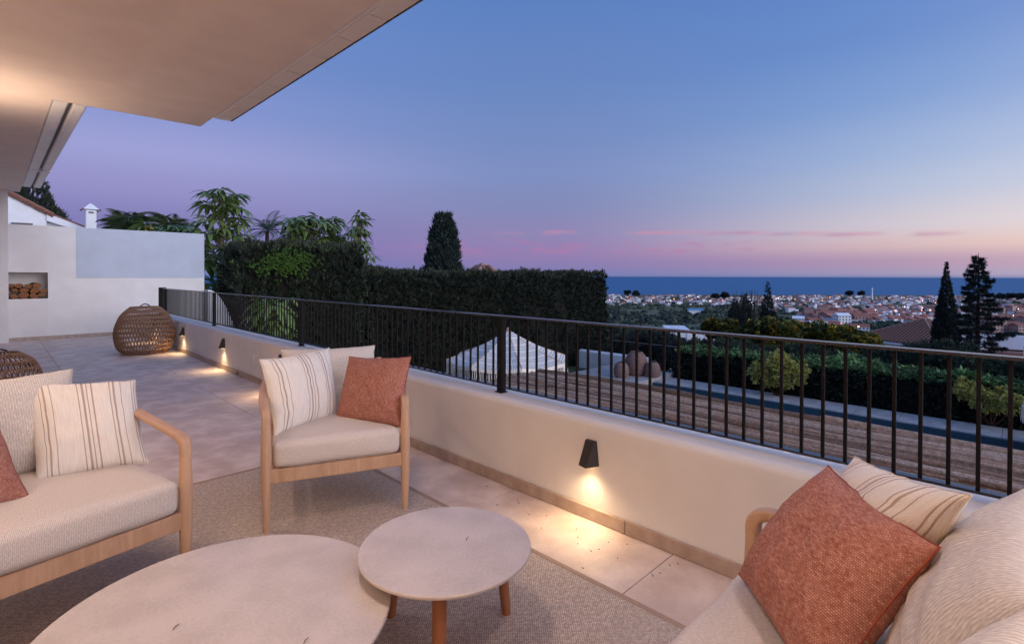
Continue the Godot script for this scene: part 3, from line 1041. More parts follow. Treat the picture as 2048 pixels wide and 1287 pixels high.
func round_table(label: String, at: Vector3, rad: float, h: float, turn: float) -> void:
	var o := thing("coffee_table", label, "coffee table", at, turn)
	var g := G.new()
	var e := 0.016
	g.lathe([Vector2(0, h - e), Vector2(rad - 0.010, h - e), Vector2(rad - 0.002, h - e + 0.004), Vector2(rad, h - e + 0.007), Vector2(rad, h - 0.0025), Vector2(rad - 0.0025, h), Vector2(rad - 0.006, h), Vector2(0, h)], 96)
	# flat shading of the large faces
	obj("tabletop", flat_lathe(rad, h, e), M.tabletop, o)
	for k in 3:
		var a := TAU * k / 3.0
		var lg := G.new()
		var r0 := rad * 0.72; var r1 := rad * 0.84
		lg.tube([Vector3(cos(a) * r1, 0, sin(a) * r1), Vector3(cos(a) * lerpf(r1, r0, 0.5), h * 0.5, sin(a) * lerpf(r1, r0, 0.5)), Vector3(cos(a) * r0, h - e, sin(a) * r0)], [0.017, 0.022, 0.024], 16)
		obj("leg", lg.mesh(), M.wood_leg, o)
	g = G.new()
	g.lathe([Vector2(0.0, h - e - 0.02), Vector2(rad * 0.66, h - e - 0.02), Vector2(rad * 0.66, h - e - 0.001)], 32)
	obj("under_frame", g.mesh(), M.wood_leg, o)

func flat_lathe(rad: float, h: float, e: float) -> ArrayMesh:
	var g := G.new()
	var seg := 96
	for ring in [[Vector2(0, h), Vector2(rad - 0.003, h)], [Vector2(rad - 0.003, h), Vector2(rad, h - 0.003)], [Vector2(rad, h - 0.003), Vector2(rad, h - e + 0.006)], [Vector2(rad, h - e + 0.006), Vector2(rad - 0.008, h - e)], [Vector2(rad - 0.008, h - e), Vector2(0, h - e)]]:
		var pts := PackedVector3Array()
		for q in [ring[1], ring[0]]:
			for i in seg + 1:
				var a := -TAU * i / seg
				pts.append(Vector3(q.x * cos(a), q.y, q.x * sin(a)))
		g.grid(pts, seg, 1, true)
	return g.mesh()

# big lantern of rope wound on rings
func rope_lantern(called: String, label: String, at: Vector3, rad: float, h: float, seg: int, bands: int, m: Material, group: String, lined := false) -> Node3D:
	var o := thing(called, label, "lantern", at, 0, group)
	var R := func(f: float) -> float: return rad * (0.68 + 0.32 * sin(PI * (0.14 + 0.90 * f)) - 0.16 * smoothstep(0.84, 1.0, f) - 0.10 * (1.0 - smoothstep(0.0, 0.1, f)))
	var rr := 0.007 * rad / 0.44 + 0.002
	for b in bands + 1:
		var f := float(b) / bands
		var y := rr + f * (h - 2 * rr)
		var r: float = R.call(f)
		var ring := []
		for i in 41: ring.append(Vector3(cos(TAU * i / 40) * r, y, sin(TAU * i / 40) * r))
		var g := G.new()
		g.tube(ring, [rr * 1.15], 5, false)
		obj("ring", g.mesh(), m, o)
	for b in bands:
		var f0 := float(b) / bands; var f1 := float(b + 1) / bands
		var y0 := rr + f0 * (h - 2 * rr); var y1 := rr + f1 * (h - 2 * rr)
		var r0: float = R.call(f0); var r1: float = R.call(f1)
		var g := G.new()
		var sh := 0.5 * (b % 2)
		for i in seg:
			var a := TAU * (i + sh) / seg
			var da := TAU * 0.30 / seg
			var open := b == bands - 2
			for s in [-1.0, 1.0]:
				var a1: float = a + s * da * (0.5 if open else 1.0)
				var a0: float = a - s * da * (0.5 if open else 0.7)
				g.tube([Vector3(cos(a0) * r0, y0, sin(a0) * r0), Vector3(cos((a0 + a1) / 2) * (r0 + r1) / 2 * 1.012, (y0 + y1) / 2, sin((a0 + a1) / 2) * (r0 + r1) / 2 * 1.012), Vector3(cos(a1) * r1, y1, sin(a1) * r1)], [rr * 0.8], 4, false)
		obj("rope_weave", g.mesh(), m, o).set_meta("kind", "stuff")
	if lined:
		var ln := G.new()
		var lp := []
		for k in 17: lp.append(Vector2(R.call(k / 16.0) * 0.985, rr + k / 16.0 * (h - 2 * rr)))
		ln.lathe(lp, 36)
		obj("woven_liner", ln.mesh(), m, o)
	var hg := G.new()
	var hp := []
	for i in 13:
		var f := i / 12.0
		hp.append(Vector3(lerpf(-0.55, 0.55, f) * R.call(1.0), h + 0.01 + 0.035 * rad / 0.44 * sin(PI * f), 0))
	hg.tube(hp, [0.009], 6)
	obj("handle", hg.mesh(), M.leather, o).rotation.y = 0.8
	hg = G.new()
	hg.lathe([Vector2(0.0, 0.012), Vector2(R.call(0.0) * 0.96, 0.012), Vector2(R.call(0.0) * 0.96, 0.02), Vector2(0, 0.02)], 24)
	obj("base", hg.mesh(), m, o)
	return o

func furniture() -> void:
	# rug
	var rg := thing("outdoor_rug", "large taupe woven outdoor rug under the seating group", "rug", Vector3(0, 0.001, 0))
	var g := G.new()
	var x0 := -1.6; var x1 := 1.775; var z0 := -3.62; var z1 := 0.9
	g.quad(V(x0, 0.010, z1), V(x1, 0.010, z1), V(x1, 0.010, z0), V(x0, 0.010, z0), [Vector2(0, 0), Vector2((x1 - x0) / 0.18, 0), Vector2((x1 - x0) / 0.18, (z1 - z0) / 0.18), Vector2(0, (z1 - z0) / 0.18)])
	g.box(V((x0 + x1) / 2, 0.0045, (z0 + z1) / 2), V(x1 - x0, 0.009, z1 - z0))
	obj("woven_field", g.mesh(), M.rug, rg)
	for e in [[V(x1 + 0.01, 0.006, (z0 + z1) / 2), V(0.03, 0.012, z1 - z0 + 0.05)], [V((x0 + x1) / 2, 0.006, z0 - 0.01), V(x1 - x0 - 0.012, 0.012, 0.03)]]:
		g = G.new()
		g.box(e[0], e[1], 0.004)
		obj("binding", g.mesh(), M.rug_binding, rg)

	round_table("small round stone-topped side table with wooden legs, raised over the larger one", V(1.135, 0, -1.455), 0.302, 0.345, deg_to_rad(-13.0))
	round_table("large low round stone-topped coffee table in the foreground", V(0.485, 0, -1.69), 0.485, 0.285, 1.0)

	# armchair: front legs at (0.966,-2.692) and (1.611,-2.432)
	var lw := Vector2(1.611 - 0.966, -2.432 + 2.692)
	var ang := atan2(-lw.y, lw.x)
	var fdir := Vector2(-lw.y, lw.x).normalized()
	var dch := 0.64
	var mid := Vector2((0.966 + 1.611) / 2, (-2.692 - 2.432) / 2) - fdir * dch / 2.0
	var ch := seat("armchair", "light wood armchair with cream cushions facing the tables", "armchair", lw.length(), dch, V(mid.x, 0, mid.y), ang, 1)
	# back cushion in the chair's own axes
	pillow("", "", V(-0.29, 0.825, -0.40), V(0.29, 0.825, -0.40), V(0.28, 0.45, -0.26), V(-0.28, 0.45, -0.26), 0.17, M.cream_pillow, M.seam_cream, "", "", 5, ch, 0.05)
	pillow("striped_pillow", "cream pillow with taupe stripes leaning on the armchair's left side", V(1.035, 0.835, -2.98), V(1.49, 0.845, -3.09), V(1.475, 0.455, -2.925), V(1.045, 0.455, -2.79), 0.17, M.striped, M.seam_cream, "throw pillow", "", 2)
	pillow("rust_pillow", "rust red heathered pillow leaning on the armchair's right arm", V(1.55, 0.80, -2.95), V(1.712, 0.83, -2.52), V(1.60, 0.455, -2.45), V(1.41, 0.455, -2.86), 0.16, M.rust, M.seam_rust, "throw pillow", "", 7)

	# sofa on the left, seen from its right end
	var w2 := Vector2(0.975, -0.222)
	var ws := 1.85
	var right_leg := Vector2(0.565, -2.47)
	var f2 := Vector2(0.222, 0.975)
	var ds := 0.68
	var m2 := right_leg - w2 * ws / 2.0 - f2 * ds / 2.0
	var so := seat("sofa", "light wood sofa with cream cushions at the left edge", "sofa", ws, ds, V(m2.x, 0, m2.y), atan2(-w2.y, w2.x), 1)
	for k in 3:
		var a := ws / 2.0 - 0.13 - 0.56 * k
		pillow("", "", V(a - 0.55, 0.855, -0.43), V(a, 0.855, -0.43), V(a - 0.01, 0.45, -0.27), V(a - 0.54, 0.45, -0.27), 0.18, M.cream_pillow, M.seam_cream, "", "", 12 + k, so, 0.05)
	pillow("striped_pillow", "cream pillow with taupe stripes on the left sofa beside its wooden arm", V(0.10, 0.815, -3.13), V(0.49, 0.79, -3.06), V(0.495, 0.455, -2.79), V(0.125, 0.455, -2.84), 0.17, M.striped, M.seam_cream, "throw pillow", "", 4)
	pillow("rust_pillow", "rust red pillow cut off by the left picture edge on the left sofa", V(-0.40, 0.80, -2.79), V(0.005, 0.80, -2.86), V(0.10, 0.46, -2.64), V(-0.30, 0.45, -2.56), 0.17, M.rust, M.seam_rust, "throw pillow", "", 9)

	# sofa in the right foreground, facing away from the camera's side
	var s2 := seat("sofa", "light wood sofa with cream cushions in the right foreground", "sofa", 2.0, 0.62, V(0.57, 0, -0.25), PI, 1)
	for k in 3:
		# its own x points to the left in the world
		var a := -0.97 + 0.56 * k
		pillow("", "", V(a, 0.865, -0.245 - 0.02), V(a + 0.57, 0.865, -0.265), V(a + 0.555, 0.44, -0.10), V(a + 0.01, 0.44, -0.10), 0.19, M.cream_pillow, M.seam_cream, "", "", 31 + k, s2, 0.05)
	pillow("striped_pillow", "cream pillow with taupe stripes behind the rust pillow on the right sofa", V(1.62, 0.82, -0.319), V(1.263, 0.90, -0.067), V(1.384, 0.48, -0.242), V(1.70, 0.43, -0.47), 0.15, M.striped, M.seam_cream, "throw pillow", "", 14)
	pillow("rust_pillow", "large rust red pillow on the right foreground sofa", V(1.556, 0.80, -0.366), V(1.233, 0.80, -0.108), V(1.12, 0.475, -0.275), V(1.43, 0.49, -0.548), 0.18, M.rust, M.seam_rust, "throw pillow", "", 20)

	rope_lantern("rope_lantern", "big brown rope lantern by the parapet at the terrace's far end", V(1.80, 0, -10.4), 0.42, 0.77, 54, 10, M.rope, "rope lanterns")
	rope_lantern("rope_lantern", "smaller brown rope lantern half hidden behind the left sofa", V(0.05, 0, -7.6), 0.34, 0.48, 40, 6, M.rope, "rope lanterns")

	# dry leaves and bits blown over the floor
	var lf := G.new()
	for k in 46:
		var p := V(rng.randf_range(1.80, 2.2), 0.003, rng.randf_range(-2.4, -0.4))
		if k > 34: p = V(rng.randf_range(1.2, 2.1), 0.003, rng.randf_range(-11, -6))
		var a := rng.randf() * TAU
		var ln := rng.randf_range(0.006, 0.022)
		var q := [p]
		for j in 3:
			a += rng.randf_range(-0.8, 0.8)
			q.append(q[-1] + V(cos(a), rng.randf_range(0, 0.3), sin(a)) * ln / 3.0)
		lf.tube(q, [0.0012, 0.0022, 0.001], 4)
	for e in [V(0.36, 0.288, -1.72), V(0.6, 0.288, -1.4), V(1.2, 0.348, -1.42)]:
		lf.tube([e, e + V(0.008, 0.002, -0.008), e + V(0.02, 0.002, -0.012)], [0.001, 0.0017, 0.001], 4)
	tag(obj("leaf_litter", lf.mesh(), M.dry), "dry brown leaf bits scattered on floor tiles and tables", "leaf litter", "", "stuff")

# ---------------------------------------------------------------- foliage builders
func tuft(n: int, ln: float, wd: float, spread: float, seed_: int, droop := 0.0) -> ArrayMesh:
	var r := RandomNumberGenerator.new()
	r.seed = seed_
	var g := G.new()
	for k in n:
		var d := Vector3(r.randfn(0, spread), 1.0, r.randfn(0, spread)).normalized()
		var side := d.cross(Vector3(r.randfn(), r.randfn(), r.randfn())).normalized()
		var l := ln * r.randf_range(0.55, 1.0)
		var o := Vector3(r.randfn(0, 0.12), r.randf_range(-0.1, 0.3), r.randfn(0, 0.12)) * ln
		var tip := o + d * l - Vector3(0, droop * l, 0)
		var midp := o + d * l * 0.5 + Vector3(0, droop * l * 0.1, 0)
		var b := r.randf_range(0.75, 1.2)
		g.tint = Color(b, b, b)
		g.quad(o, midp - side * wd, tip, midp + side * wd)
	return g.mesh()

var tufts := {}
func get_tuft(key: String) -> ArrayMesh:
	if not tufts.has(key):
		match key:
			"cypress": tufts[key] = tuft(12, 1.0, 0.075, 0.30, 1)
			"fine": tufts[key] = tuft(16, 1.0, 0.05, 0.7, 2, 0.1)
			"leafy": tufts[key] = tuft(12, 1.0, 0.13, 0.9, 3, 0.1)
			"droop": tufts[key] = tuft(16, 1.0, 0.035, 0.6, 4, 0.7)
			"far": tufts[key] = tuft(10, 1.0, 0.22, 0.9, 6)
	return tufts[key]

func tone(c: Color, amt := 0.35) -> Color:
	var k := 1.0 + rng.randf_range(-amt, amt)
	return Color(c.r * k * rng.randf_range(0.92, 1.08), c.g * k, c.b * k * rng.randf_range(0.9, 1.1))

func aim(dir: Vector3, at: Vector3, s: float) -> Transform3D:
	var y := dir.normalized()
	var x := y.cross(Vector3(0.31, 0.2, 0.93)).normalized()
	var b := Basis(x, y, x.cross(y)).rotated(y, rng.randf() * TAU)
	return Transform3D(b.scaled(Vector3.ONE * s), at)

# upright tree whose crown follows a profile r(f)
func column_tree(called: String, label: String, at: Vector3, h: float, prof: Array, n: int, size: float, col: Color, key := "cypress", group := "", category := "tree") -> Node3D:
	var o := thing(called, label, category, at, 0, group)
	var g := G.new()
	g.tube([Vector3.ZERO, V(0, h * 0.5, 0), V(0, h * 0.93, 0)], [h * 0.02 + 0.05, h * 0.013, 0.02], 8)
	obj("trunk", g.mesh(), M.bark, o)
	var nz := FastNoiseLite.new()
	nz.seed = rng.randi() % 1000; nz.frequency = 0.9 / maxf(h * 0.12, 0.3)
	var xf := []
	var cs := []
	for k in n:
		var f := rng.randf()
		var fi := f * (prof.size() - 1)
		var i := mini(int(fi), prof.size() - 2)
		var r: float = lerpf(prof[i], prof[i + 1], fi - i)
		var a := rng.randf() * TAU
		if rng.randf() > r / (prof.max() as float) + 0.15: continue
		var lump := 1.0 + 0.34 * nz.get_noise_3d(cos(a) * r, f * h, sin(a) * r)
		var rr := r * lump * sqrt(rng.randf_range(0.45, 1.0))
		var p := V(cos(a) * rr, f * h * 0.97, sin(a) * rr)
		var dir := V(cos(a) * 0.45, 1.0, sin(a) * 0.45) + V(rng.randfn(0, 0.15), 0, rng.randfn(0, 0.15))
		xf.append(aim(dir, p, size * rng.randf_range(0.7, 1.3) * (0.45 + 0.55 * minf(1.0, 1.6 * r / (prof.max() as float)))))
		cs.append(tone(col))
	multi("crown", get_tuft(key), M.foliage, xf, cs, o)
	return o

# loose tree: several lumps of tufts carried by limbs
func loose_tree(called: String, label: String, at: Vector3, h: float, rad: float, lumps: int, n: int, size: float, cols: Array, key: String, group := "", category := "tree", flat := 0.6) -> Node3D:
	var o := thing(called, label, category, at, 0, group)
	var g := G.new()
	var cents := []
	for k in lumps:
		var a := TAU * k / lumps + rng.randf_range(-0.4, 0.4)
		var rr := rad * sqrt(rng.randf()) * 0.75
		cents.append(V(cos(a) * rr, h * rng.randf_range(0.5, 0.92), sin(a) * rr))
	g.tube([Vector3.ZERO, V(0.05, h * 0.25, 0.04), V(0, h * 0.5, 0)], [rad * 0.06 + 0.03, rad * 0.05 + 0.02, rad * 0.03 + 0.015], 8)
	for c in cents:
		g.tube([V(0, h * 0.28, 0), V(c.x * 0.4, lerpf(h * 0.3, c.y, 0.55), c.z * 0.4), c], [rad * 0.03 + 0.012, rad * 0.02 + 0.008, 0.006], 6)
	obj("trunk", g.mesh(), M.bark, o)
	var xf := []
	var cs := []
	for k in n:
		var c: Vector3 = cents[rng.randi() % cents.size()]
		var d := V(rng.randfn(), rng.randfn() * flat, rng.randfn()).normalized()
		var r := rad * 0.46 * pow(rng.randf(), 0.4)
		var p := c + V(d.x * r, d.y * r * 0.8, d.z * r)
		if p.y < 0.05: continue
		xf.append(aim(d + V(0, 0.5, 0), p, size * rng.randf_range(0.7, 1.3)))
		cs.append(tone(cols[rng.randi() % cols.size()]))
	multi("crown", get_tuft(key), M.foliage, xf, cs, o)
	return o

func hedge(called: String, label: String, c: Vector3, size: Vector3, density: float, ts: float, shaded_side_col: Color, lit_top_col: Color, key := "cypress") -> Node3D:  # brighter top over darker sides: fall of light put into leaf colours
	var o := thing(called, label, "hedge", V(c.x, c.y, c.z))
	var g := G.new()
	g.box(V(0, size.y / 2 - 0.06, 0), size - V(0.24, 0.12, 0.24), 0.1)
	obj("shade_core", g.mesh(), M.core, o)  # near-black solid core stands in for the shade inside the hedge
	var nz := FastNoiseLite.new()
	nz.seed = rng.randi() % 999; nz.frequency = 0.55; nz.fractal_octaves = 3
	var faces := [[V(1, 0, 0), size.z, size.y], [V(-1, 0, 0), size.z, size.y], [V(0, 0, 1), size.x, size.y], [V(0, 0, -1), size.x, size.y], [V(0, 1, 0), size.x, size.z]]
	var xs := []
	var cs := []
	for f in faces:
		var nn: Vector3 = f[0]
		var cnt := int(f[1] * f[2] * density)
		for k in cnt:
			var a := rng.randf_range(-0.5, 0.5); var b := rng.randf_range(-0.5, 0.5)
			var p: Vector3
			if nn.y > 0.5: p = V(a * size.x, size.y, b * size.z)
			elif absf(nn.x) > 0.5: p = V(nn.x * size.x / 2, (b + 0.5) * size.y, a * size.z)
			else: p = V(a * size.x, (b + 0.5) * size.y, nn.z * size.z / 2)
			var w := nz.get_noise_3d(p.x + c.x, p.y * 0.6, p.z + c.z)
			p += nn * (w * 0.26 - 0.08 + rng.randfn(0, 0.03) + (rng.randf_range(0.05, 0.16) if rng.randf() < 0.02 else 0.0))
			# rounded top edge
			var over := p.y - (size.y - 0.25)
			if over > 0 and nn.y < 0.5: p -= nn * over * 0.5
			var dir := nn * 0.75 + V(rng.randfn(0, 0.3), 0.7, rng.randfn(0, 0.3))
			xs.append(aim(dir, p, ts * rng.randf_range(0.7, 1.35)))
			cs.append(tone(lit_top_col if (nn.y > 0.5 or over > 0.12) else shaded_side_col, 0.4).lerp(shaded_side_col, clampf(0.3 - w, 0, 0.5)))
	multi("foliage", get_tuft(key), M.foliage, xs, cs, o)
	return o

# umbrella-like whorl of drooping leaflets
var whorls := []
func make_whorls() -> void:
	for v in 3:
		var g := G.new()
		var r := RandomNumberGenerator.new()
		r.seed = 50 + v
		var n := 9 + v
		for k in n:
			var a := TAU * k / n + r.randf_range(-0.15, 0.15)
			var d := Vector3(cos(a), r.randf_range(-0.05, 0.35), sin(a)).normalized()
			g.leaf(d * 0.05, d, Vector3(0, 1, 0) - d * d.y, r.randf_range(0.26, 0.35), 0.092, r.randf_range(0.5, 1.0), 4)
		whorls.append(g.mesh())

func schefflera(label: String, at: Vector3, h: float, n: int, y0: float, wfn: Callable, m: Material, sc := 1.0) -> Node3D:
	var o := thing("umbrella_tree", label, "tree", at)
	var g := G.new()
	g.tube([Vector3.ZERO, V(0.08, h * 0.4, -0.05), V(-0.05, h * 0.75, 0.06), V(0, h - 0.15, 0)], [0.09, 0.07, 0.05, 0.03], 8)
	var spots := []
	for k in n:
		var f := (k + 0.5) / n
		var y := lerpf(y0, h, f)
		var a := k * 2.4 + rng.randf_range(-0.4, 0.4)
		var r: float = wfn.call(f) * rng.randf_range(0.55, 1.1)
		var p := V(cos(a) * r, y + rng.randf_range(-0.1, 0.1), sin(a) * r)
		g.tube([V(0, maxf(y - 0.25 - r * 0.3, 0), 0), V(p.x * 0.5, y - 0.02, p.z * 0.5), p], [0.018, 0.011, 0.006], 5, false)
		spots.append(p)
	obj("trunk", g.mesh(), M.stem, o)
	for p in spots:
		var w := obj("leaf_whorl", whorls[rng.randi() % 3], m if rng.randf() > 0.025 else M.leaf_yellow, o, p)
		w.rotation = Vector3(rng.randfn(0, 0.25), rng.randf() * TAU, rng.randfn(0, 0.25))
		w.scale = Vector3.ONE * sc * rng.randf_range(0.8, 1.2)
	return o

func frond_mesh(ln: float, rise: float, droop: float, leaflet: float, n: int, wd: float, hang: float, seed_: int) -> ArrayMesh:
	var r := RandomNumberGenerator.new()
	r.seed = seed_
	var g := G.new()
	var path := []
	var seg := 10
	for j in seg + 1:
		var f := float(j) / seg
		path.append(Vector3(ln * f * (1.0 - 0.18 * f * droop), rise * f - droop * ln * f * f, 0))
	g.tube(path, [0.018, 0.014, 0.012, 0.010, 0.009, 0.008, 0.007, 0.006, 0.005, 0.004, 0.003], 4, false)
	for k in n:
		var f := 0.10 + 0.90 * k / n
		var fi := f * seg
		var i := mini(int(fi), seg - 1)
		var p: Vector3 = path[i].lerp(path[i + 1], fi - i)
		var t: Vector3 = (path[i + 1] - path[i]).normalized()
		var l := leaflet * (0.45 + 0.75 * sin(PI * clampf(f * 0.9 + 0.1, 0, 1))) * r.randf_range(0.85, 1.1)
		for s in [-1.0, 1.0]:
			var d := (t * 0.55 + Vector3(0, 0.15 - hang, s)).normalized()
			var up := Vector3(0, 1, 0)
			var tip := p + d * l - up * hang * l * 0.4
			var m := p + d * l * 0.5
			g.quad(p, m - t * wd, tip, m + t * wd)
	return g.mesh()

func palm(label: String, at: Vector3, trunk_h: float, fr: ArrayMesh, n: int, m: Material, tilt0: float, tilt1: float, sc := 1.0) -> Node3D:
	var o := thing("palm_tree", label, "palm")
	o.position = at
	var g := G.new()
	var pa := []
	var ra := []
	for j in 9:
		pa.append(V(0.04 * sin(j * 0.7), trunk_h * j / 8.0, 0)); ra.append(0.13 - 0.004 * j)
	g.tube(pa, ra, 10)
	obj("trunk", g.mesh(), M.bark, o)
	for k in n:
		var f := obj("frond", fr, m, o, V(0, trunk_h, 0))
		var a := k * 2.4
		f.rotation = Vector3(0, a, 0)
		f.rotate_object_local(Vector3(0, 0, 1), lerpf(tilt0, tilt1, float(k) / n) + rng.randf_range(-0.1, 0.1))
		f.scale = Vector3.ONE * sc * rng.randf_range(0.65, 1.12)
	return o

# ---------------------------------------------------------------- the garden below the parapet
const GY := -2.4

func garden() -> void:
	var g := G.new()
	g.quad(V(2.4, GY, 6), V(18.6, GY, 6), V(18.6, GY, -14.6), V(2.4, GY, -14.6))
	struct("garden_lawn", g.mesh(), M.lawn)
	# pergola roof of peeled poles, hung on the terrace wall
	var pg := thing("reed_pergola", "pergola roof of weathered brown poles laid side by side below the railing", "pergola", V(0, 0, 0))
	var yy := 0.098
	for k in 6:
		g = G.new()
		g.box(V(3.68, yy - 0.09, -4.1 + 1.25 * k), V(2.3, 0.10, 0.07), 0.01)
		obj("rafter", g.mesh(), M.reed1, pg)
	for e in [V(4.6, 0, -4.2), V(4.6, 0, -1.4), V(4.6, 0, 1.6)]:
		g = G.new()
		g.tube([V(e.x, GY, e.z), V(e.x, yy - 0.14, e.z)], [0.06, 0.055], 10)
		obj("post", g.mesh(), M.reed1, pg)
	var x := 2.56
	while x < 4.83:
		var r := rng.randf_range(0.012, 0.024)
		if x > 4.76: r = 0.042
		var z := 2.6 + rng.randf_range(-0.6, 0.2)
		while z > -4.1:
			var ln := rng.randf_range(2.0, 3.6)
			var ze := maxf(z - ln, -4.20 - rng.randf() * 0.12)
			var seg := 7
			var pa := []
			var ra := []
			var ph := rng.randf() * 6.0
			var sl := rng.randfn(0, 0.012)
			for j in seg + 1:
				var f := float(j) / seg
				pa.append(V(x + sin(ph + f * 5.0) * 0.012 + sl * (f - 0.5), yy + r * 0.7 + sin(ph * 2.0 + f * 7.0) * 0.008 + rng.randfn(0, 0.002), lerpf(z, ze, f)))
				ra.append(r * rng.randf_range(0.86, 1.1))
			g = G.new()
			g.tube(pa, ra, 7)
			obj("pole", g.mesh(), M["reed%d" % (rng.randi() % 4)], pg)
			z = ze - rng.randf_range(-0.05, 0.02)
			if ze <= -4.1: break
		x += r * rng.randf_range(1.75, 2.15)
	# pool: water, mosaic wall, far coping
	g = G.new()
	g.quad(V(7.5, GY - 0.02, 4), V(15.18, GY - 0.02, 4), V(15.18, GY - 0.02, -8.5), V(7.5, GY - 0.02, -8.5))
	for p in g.v.size(): g.v[p].y += 0.035
	struct("pool_water", g.mesh(), M.pool)
	g = G.new()
	g.box(V(15.19, GY + 0.10, -4.0), V(0.06, 0.26, 9.2))
	var ms := struct("pool_edge_mosaic", g.mesh(), M.mosaic)
	g = G.new()
	for k in 10:
		g.box(V(15.75, GY + 0.22, 0.12 - 0.92 * k), V(1.02, 0.06, 0.914), 0.008)
	struct("pool_coping", g.mesh(), M.deck)
	g = G.new()
	g.box(V(14.6, GY + 0.20, -9.85), V(4.0, 0.30, 2.5), 0.01)
	struct("deck_platform", g.mesh(), M.deck)
	g = G.new()
	g.box(V(13.6, GY + 0.22, 2.2), V(4.0, 0.30, 4.0), 0.01)
	struct("deck_platform", g.mesh(), M.deck)
	# low white wall with railing behind the three lanterns
	var lw := thing("low_garden_wall", "low white garden wall behind the three rope lanterns", "wall", V(16.8, GY, -11.2))
	g = G.new()
	g.box(V(0, 0.28, 0), V(0.25, 0.9, 3.2), 0.06)
	obj("wall_body", g.mesh(), M.white_wall, lw)
	var gr := thing("garden_railing", "thin black garden railing on the low white wall", "railing", V(16.95, GY + 0.2, -10.6))
	g = G.new()
	g.box(V(0, 0.99, 0), V(0.05, 0.03, 4.2)); obj("top_rail", g.mesh(), M.black_gloss, gr)
	g = G.new()
	g.box(V(0, 0.1, 0), V(0.03, 0.02, 4.2)); obj("bottom_rail", g.mesh(), M.black, gr)
	var bl := G.new()
	bl.box(V(0, 0.54, 0), V(0.014, 0.88, 0.014))
	var bm := bl.mesh()
	for k in 40: obj("baluster", bm, M.black, gr, V(0, 0, -2.05 + 0.103 * k))
	g = G.new()
	g.box(V(0, 0.45, 2.1), V(0.06, 1.1, 0.06)); obj("post", g.mesh(), M.black, gr)
	var gr2 := dup(gr, V(17.0, GY + 0.15, 2.2), 0.0, "black garden railing by the white parasol at the right edge")

	rope_lantern("garden_lantern", "largest of the three woven lanterns on the garden platform", V(15.4, GY + 0.35, -9.35), 0.38, 0.78, 30, 7, M.rope_pink, "woven lanterns on the garden platform", true)
	rope_lantern("garden_lantern", "small woven lantern left of the largest one on the garden platform", V(14.65, GY + 0.35, -9.45), 0.25, 0.50, 26, 6, M.rope_pink, "woven lanterns on the garden platform", true)
	rope_lantern("garden_lantern", "small woven lantern right of the largest one on the garden platform", V(15.45, GY + 0.35, -8.75), 0.25, 0.50, 26, 6, M.rope_pink, "woven lanterns on the garden platform", true)

	parasol("white fringed crochet parasol below the railing", V(7.55, GY, -7.6), 2.58, 1.28)
	parasol("white fringed crochet parasol cut off by the right picture edge", V(14.2, GY, 1.22), 1.82, 1.28)

	# hedges
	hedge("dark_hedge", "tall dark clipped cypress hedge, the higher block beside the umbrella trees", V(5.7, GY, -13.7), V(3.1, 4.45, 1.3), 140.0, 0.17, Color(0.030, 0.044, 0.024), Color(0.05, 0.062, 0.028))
	var hd: Node3D = get_node("dark_hedge")
	var cx := []
	var cc := []
	for k in 420:
		var q := V(rng.randfn(0, 0.36), rng.randfn(0, 0.17), 0)
		cx.append(aim(V(rng.randfn(0, 0.5), 0.3, 1.0), V(-0.55 + q.x, 3.98 + q.y + q.x * 0.1, 0.72 + rng.randf() * 0.08), rng.randf_range(0.05, 0.09)))
		cc.append(tone(Color(0.10, 0.20, 0.03), 0.3))
	multi("creeper", get_tuft("leafy"), M.foliage, cx, cc, hd)
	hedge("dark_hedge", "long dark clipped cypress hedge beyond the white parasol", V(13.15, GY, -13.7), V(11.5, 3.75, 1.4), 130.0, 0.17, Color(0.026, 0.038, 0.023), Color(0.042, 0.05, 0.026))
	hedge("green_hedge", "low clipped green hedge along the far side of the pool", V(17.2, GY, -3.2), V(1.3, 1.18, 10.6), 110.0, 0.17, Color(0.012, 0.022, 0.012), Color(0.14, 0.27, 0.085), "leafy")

	# two shrubs on the pool's far side
	make_whorls()
	for e in [[V(15.95, GY + 0.2, -5.05), 1.15, 0.66, "yellow-green rounded shrub at the pool's far coping, left of the two"], [V(16.3, GY + 0.2, -0.55), 1.0, 0.46, "heart-shaped yellow-green shrub at the pool's far coping near the right edge"]]:
		var o := thing("pool_shrub", e[3], "shrub", e[0], 0, "shrubs at the pool's far coping")
		var tg := G.new()
		var xf := []
		var cs := []
		var lobes := [V(-0.30, 0.62, 0.40), V(0.05, 0.72, -0.42), V(0, 0.50, 0), V(0.2, 0.62, 0.15), V(0, 0.6, -0.2)]
		if e[1] > 1.1: lobes = [V(0, 0.85, 0), V(0.2, 0.6, 0.45), V(-0.1, 0.55, -0.45), V(0, 0.45, 0.2), V(0, 0.45, -0.2), V(0.1, 0.7, 0.2)]
		for lo in lobes:
			var q: Vector3 = lo * V(1, e[1] * 1.0, 1)
			tg.tube([V(0, 0, 0), q * 0.5 + V(0, -0.05, 0), q], [0.028, 0.018, 0.01], 6)
			for k in 200:
				var d := V(rng.randfn(), rng.randfn(), rng.randfn()).normalized()
				var p: Vector3 = q + d * e[2] * rng.randf_range(0.30, 0.52) * pow(rng.randf(), 0.45) + V(0, rng.randf() * 0.12, 0)
				if p.y < 0.30 or sin(p.x * 11.0 + p.y * 9.0) * sin(p.z * 12.0) > 0.45: continue
				xf.append(aim(d + V(0, 0.6, 0), p, rng.randf_range(0.08, 0.14)))
				cs.append(tone(Color(0.46, 0.44, 0.11), 0.35))
		obj("stem", tg.mesh(), M.bark, o)
		multi("leaves", get_tuft("leafy"), M.foliage, xf, cs, o)

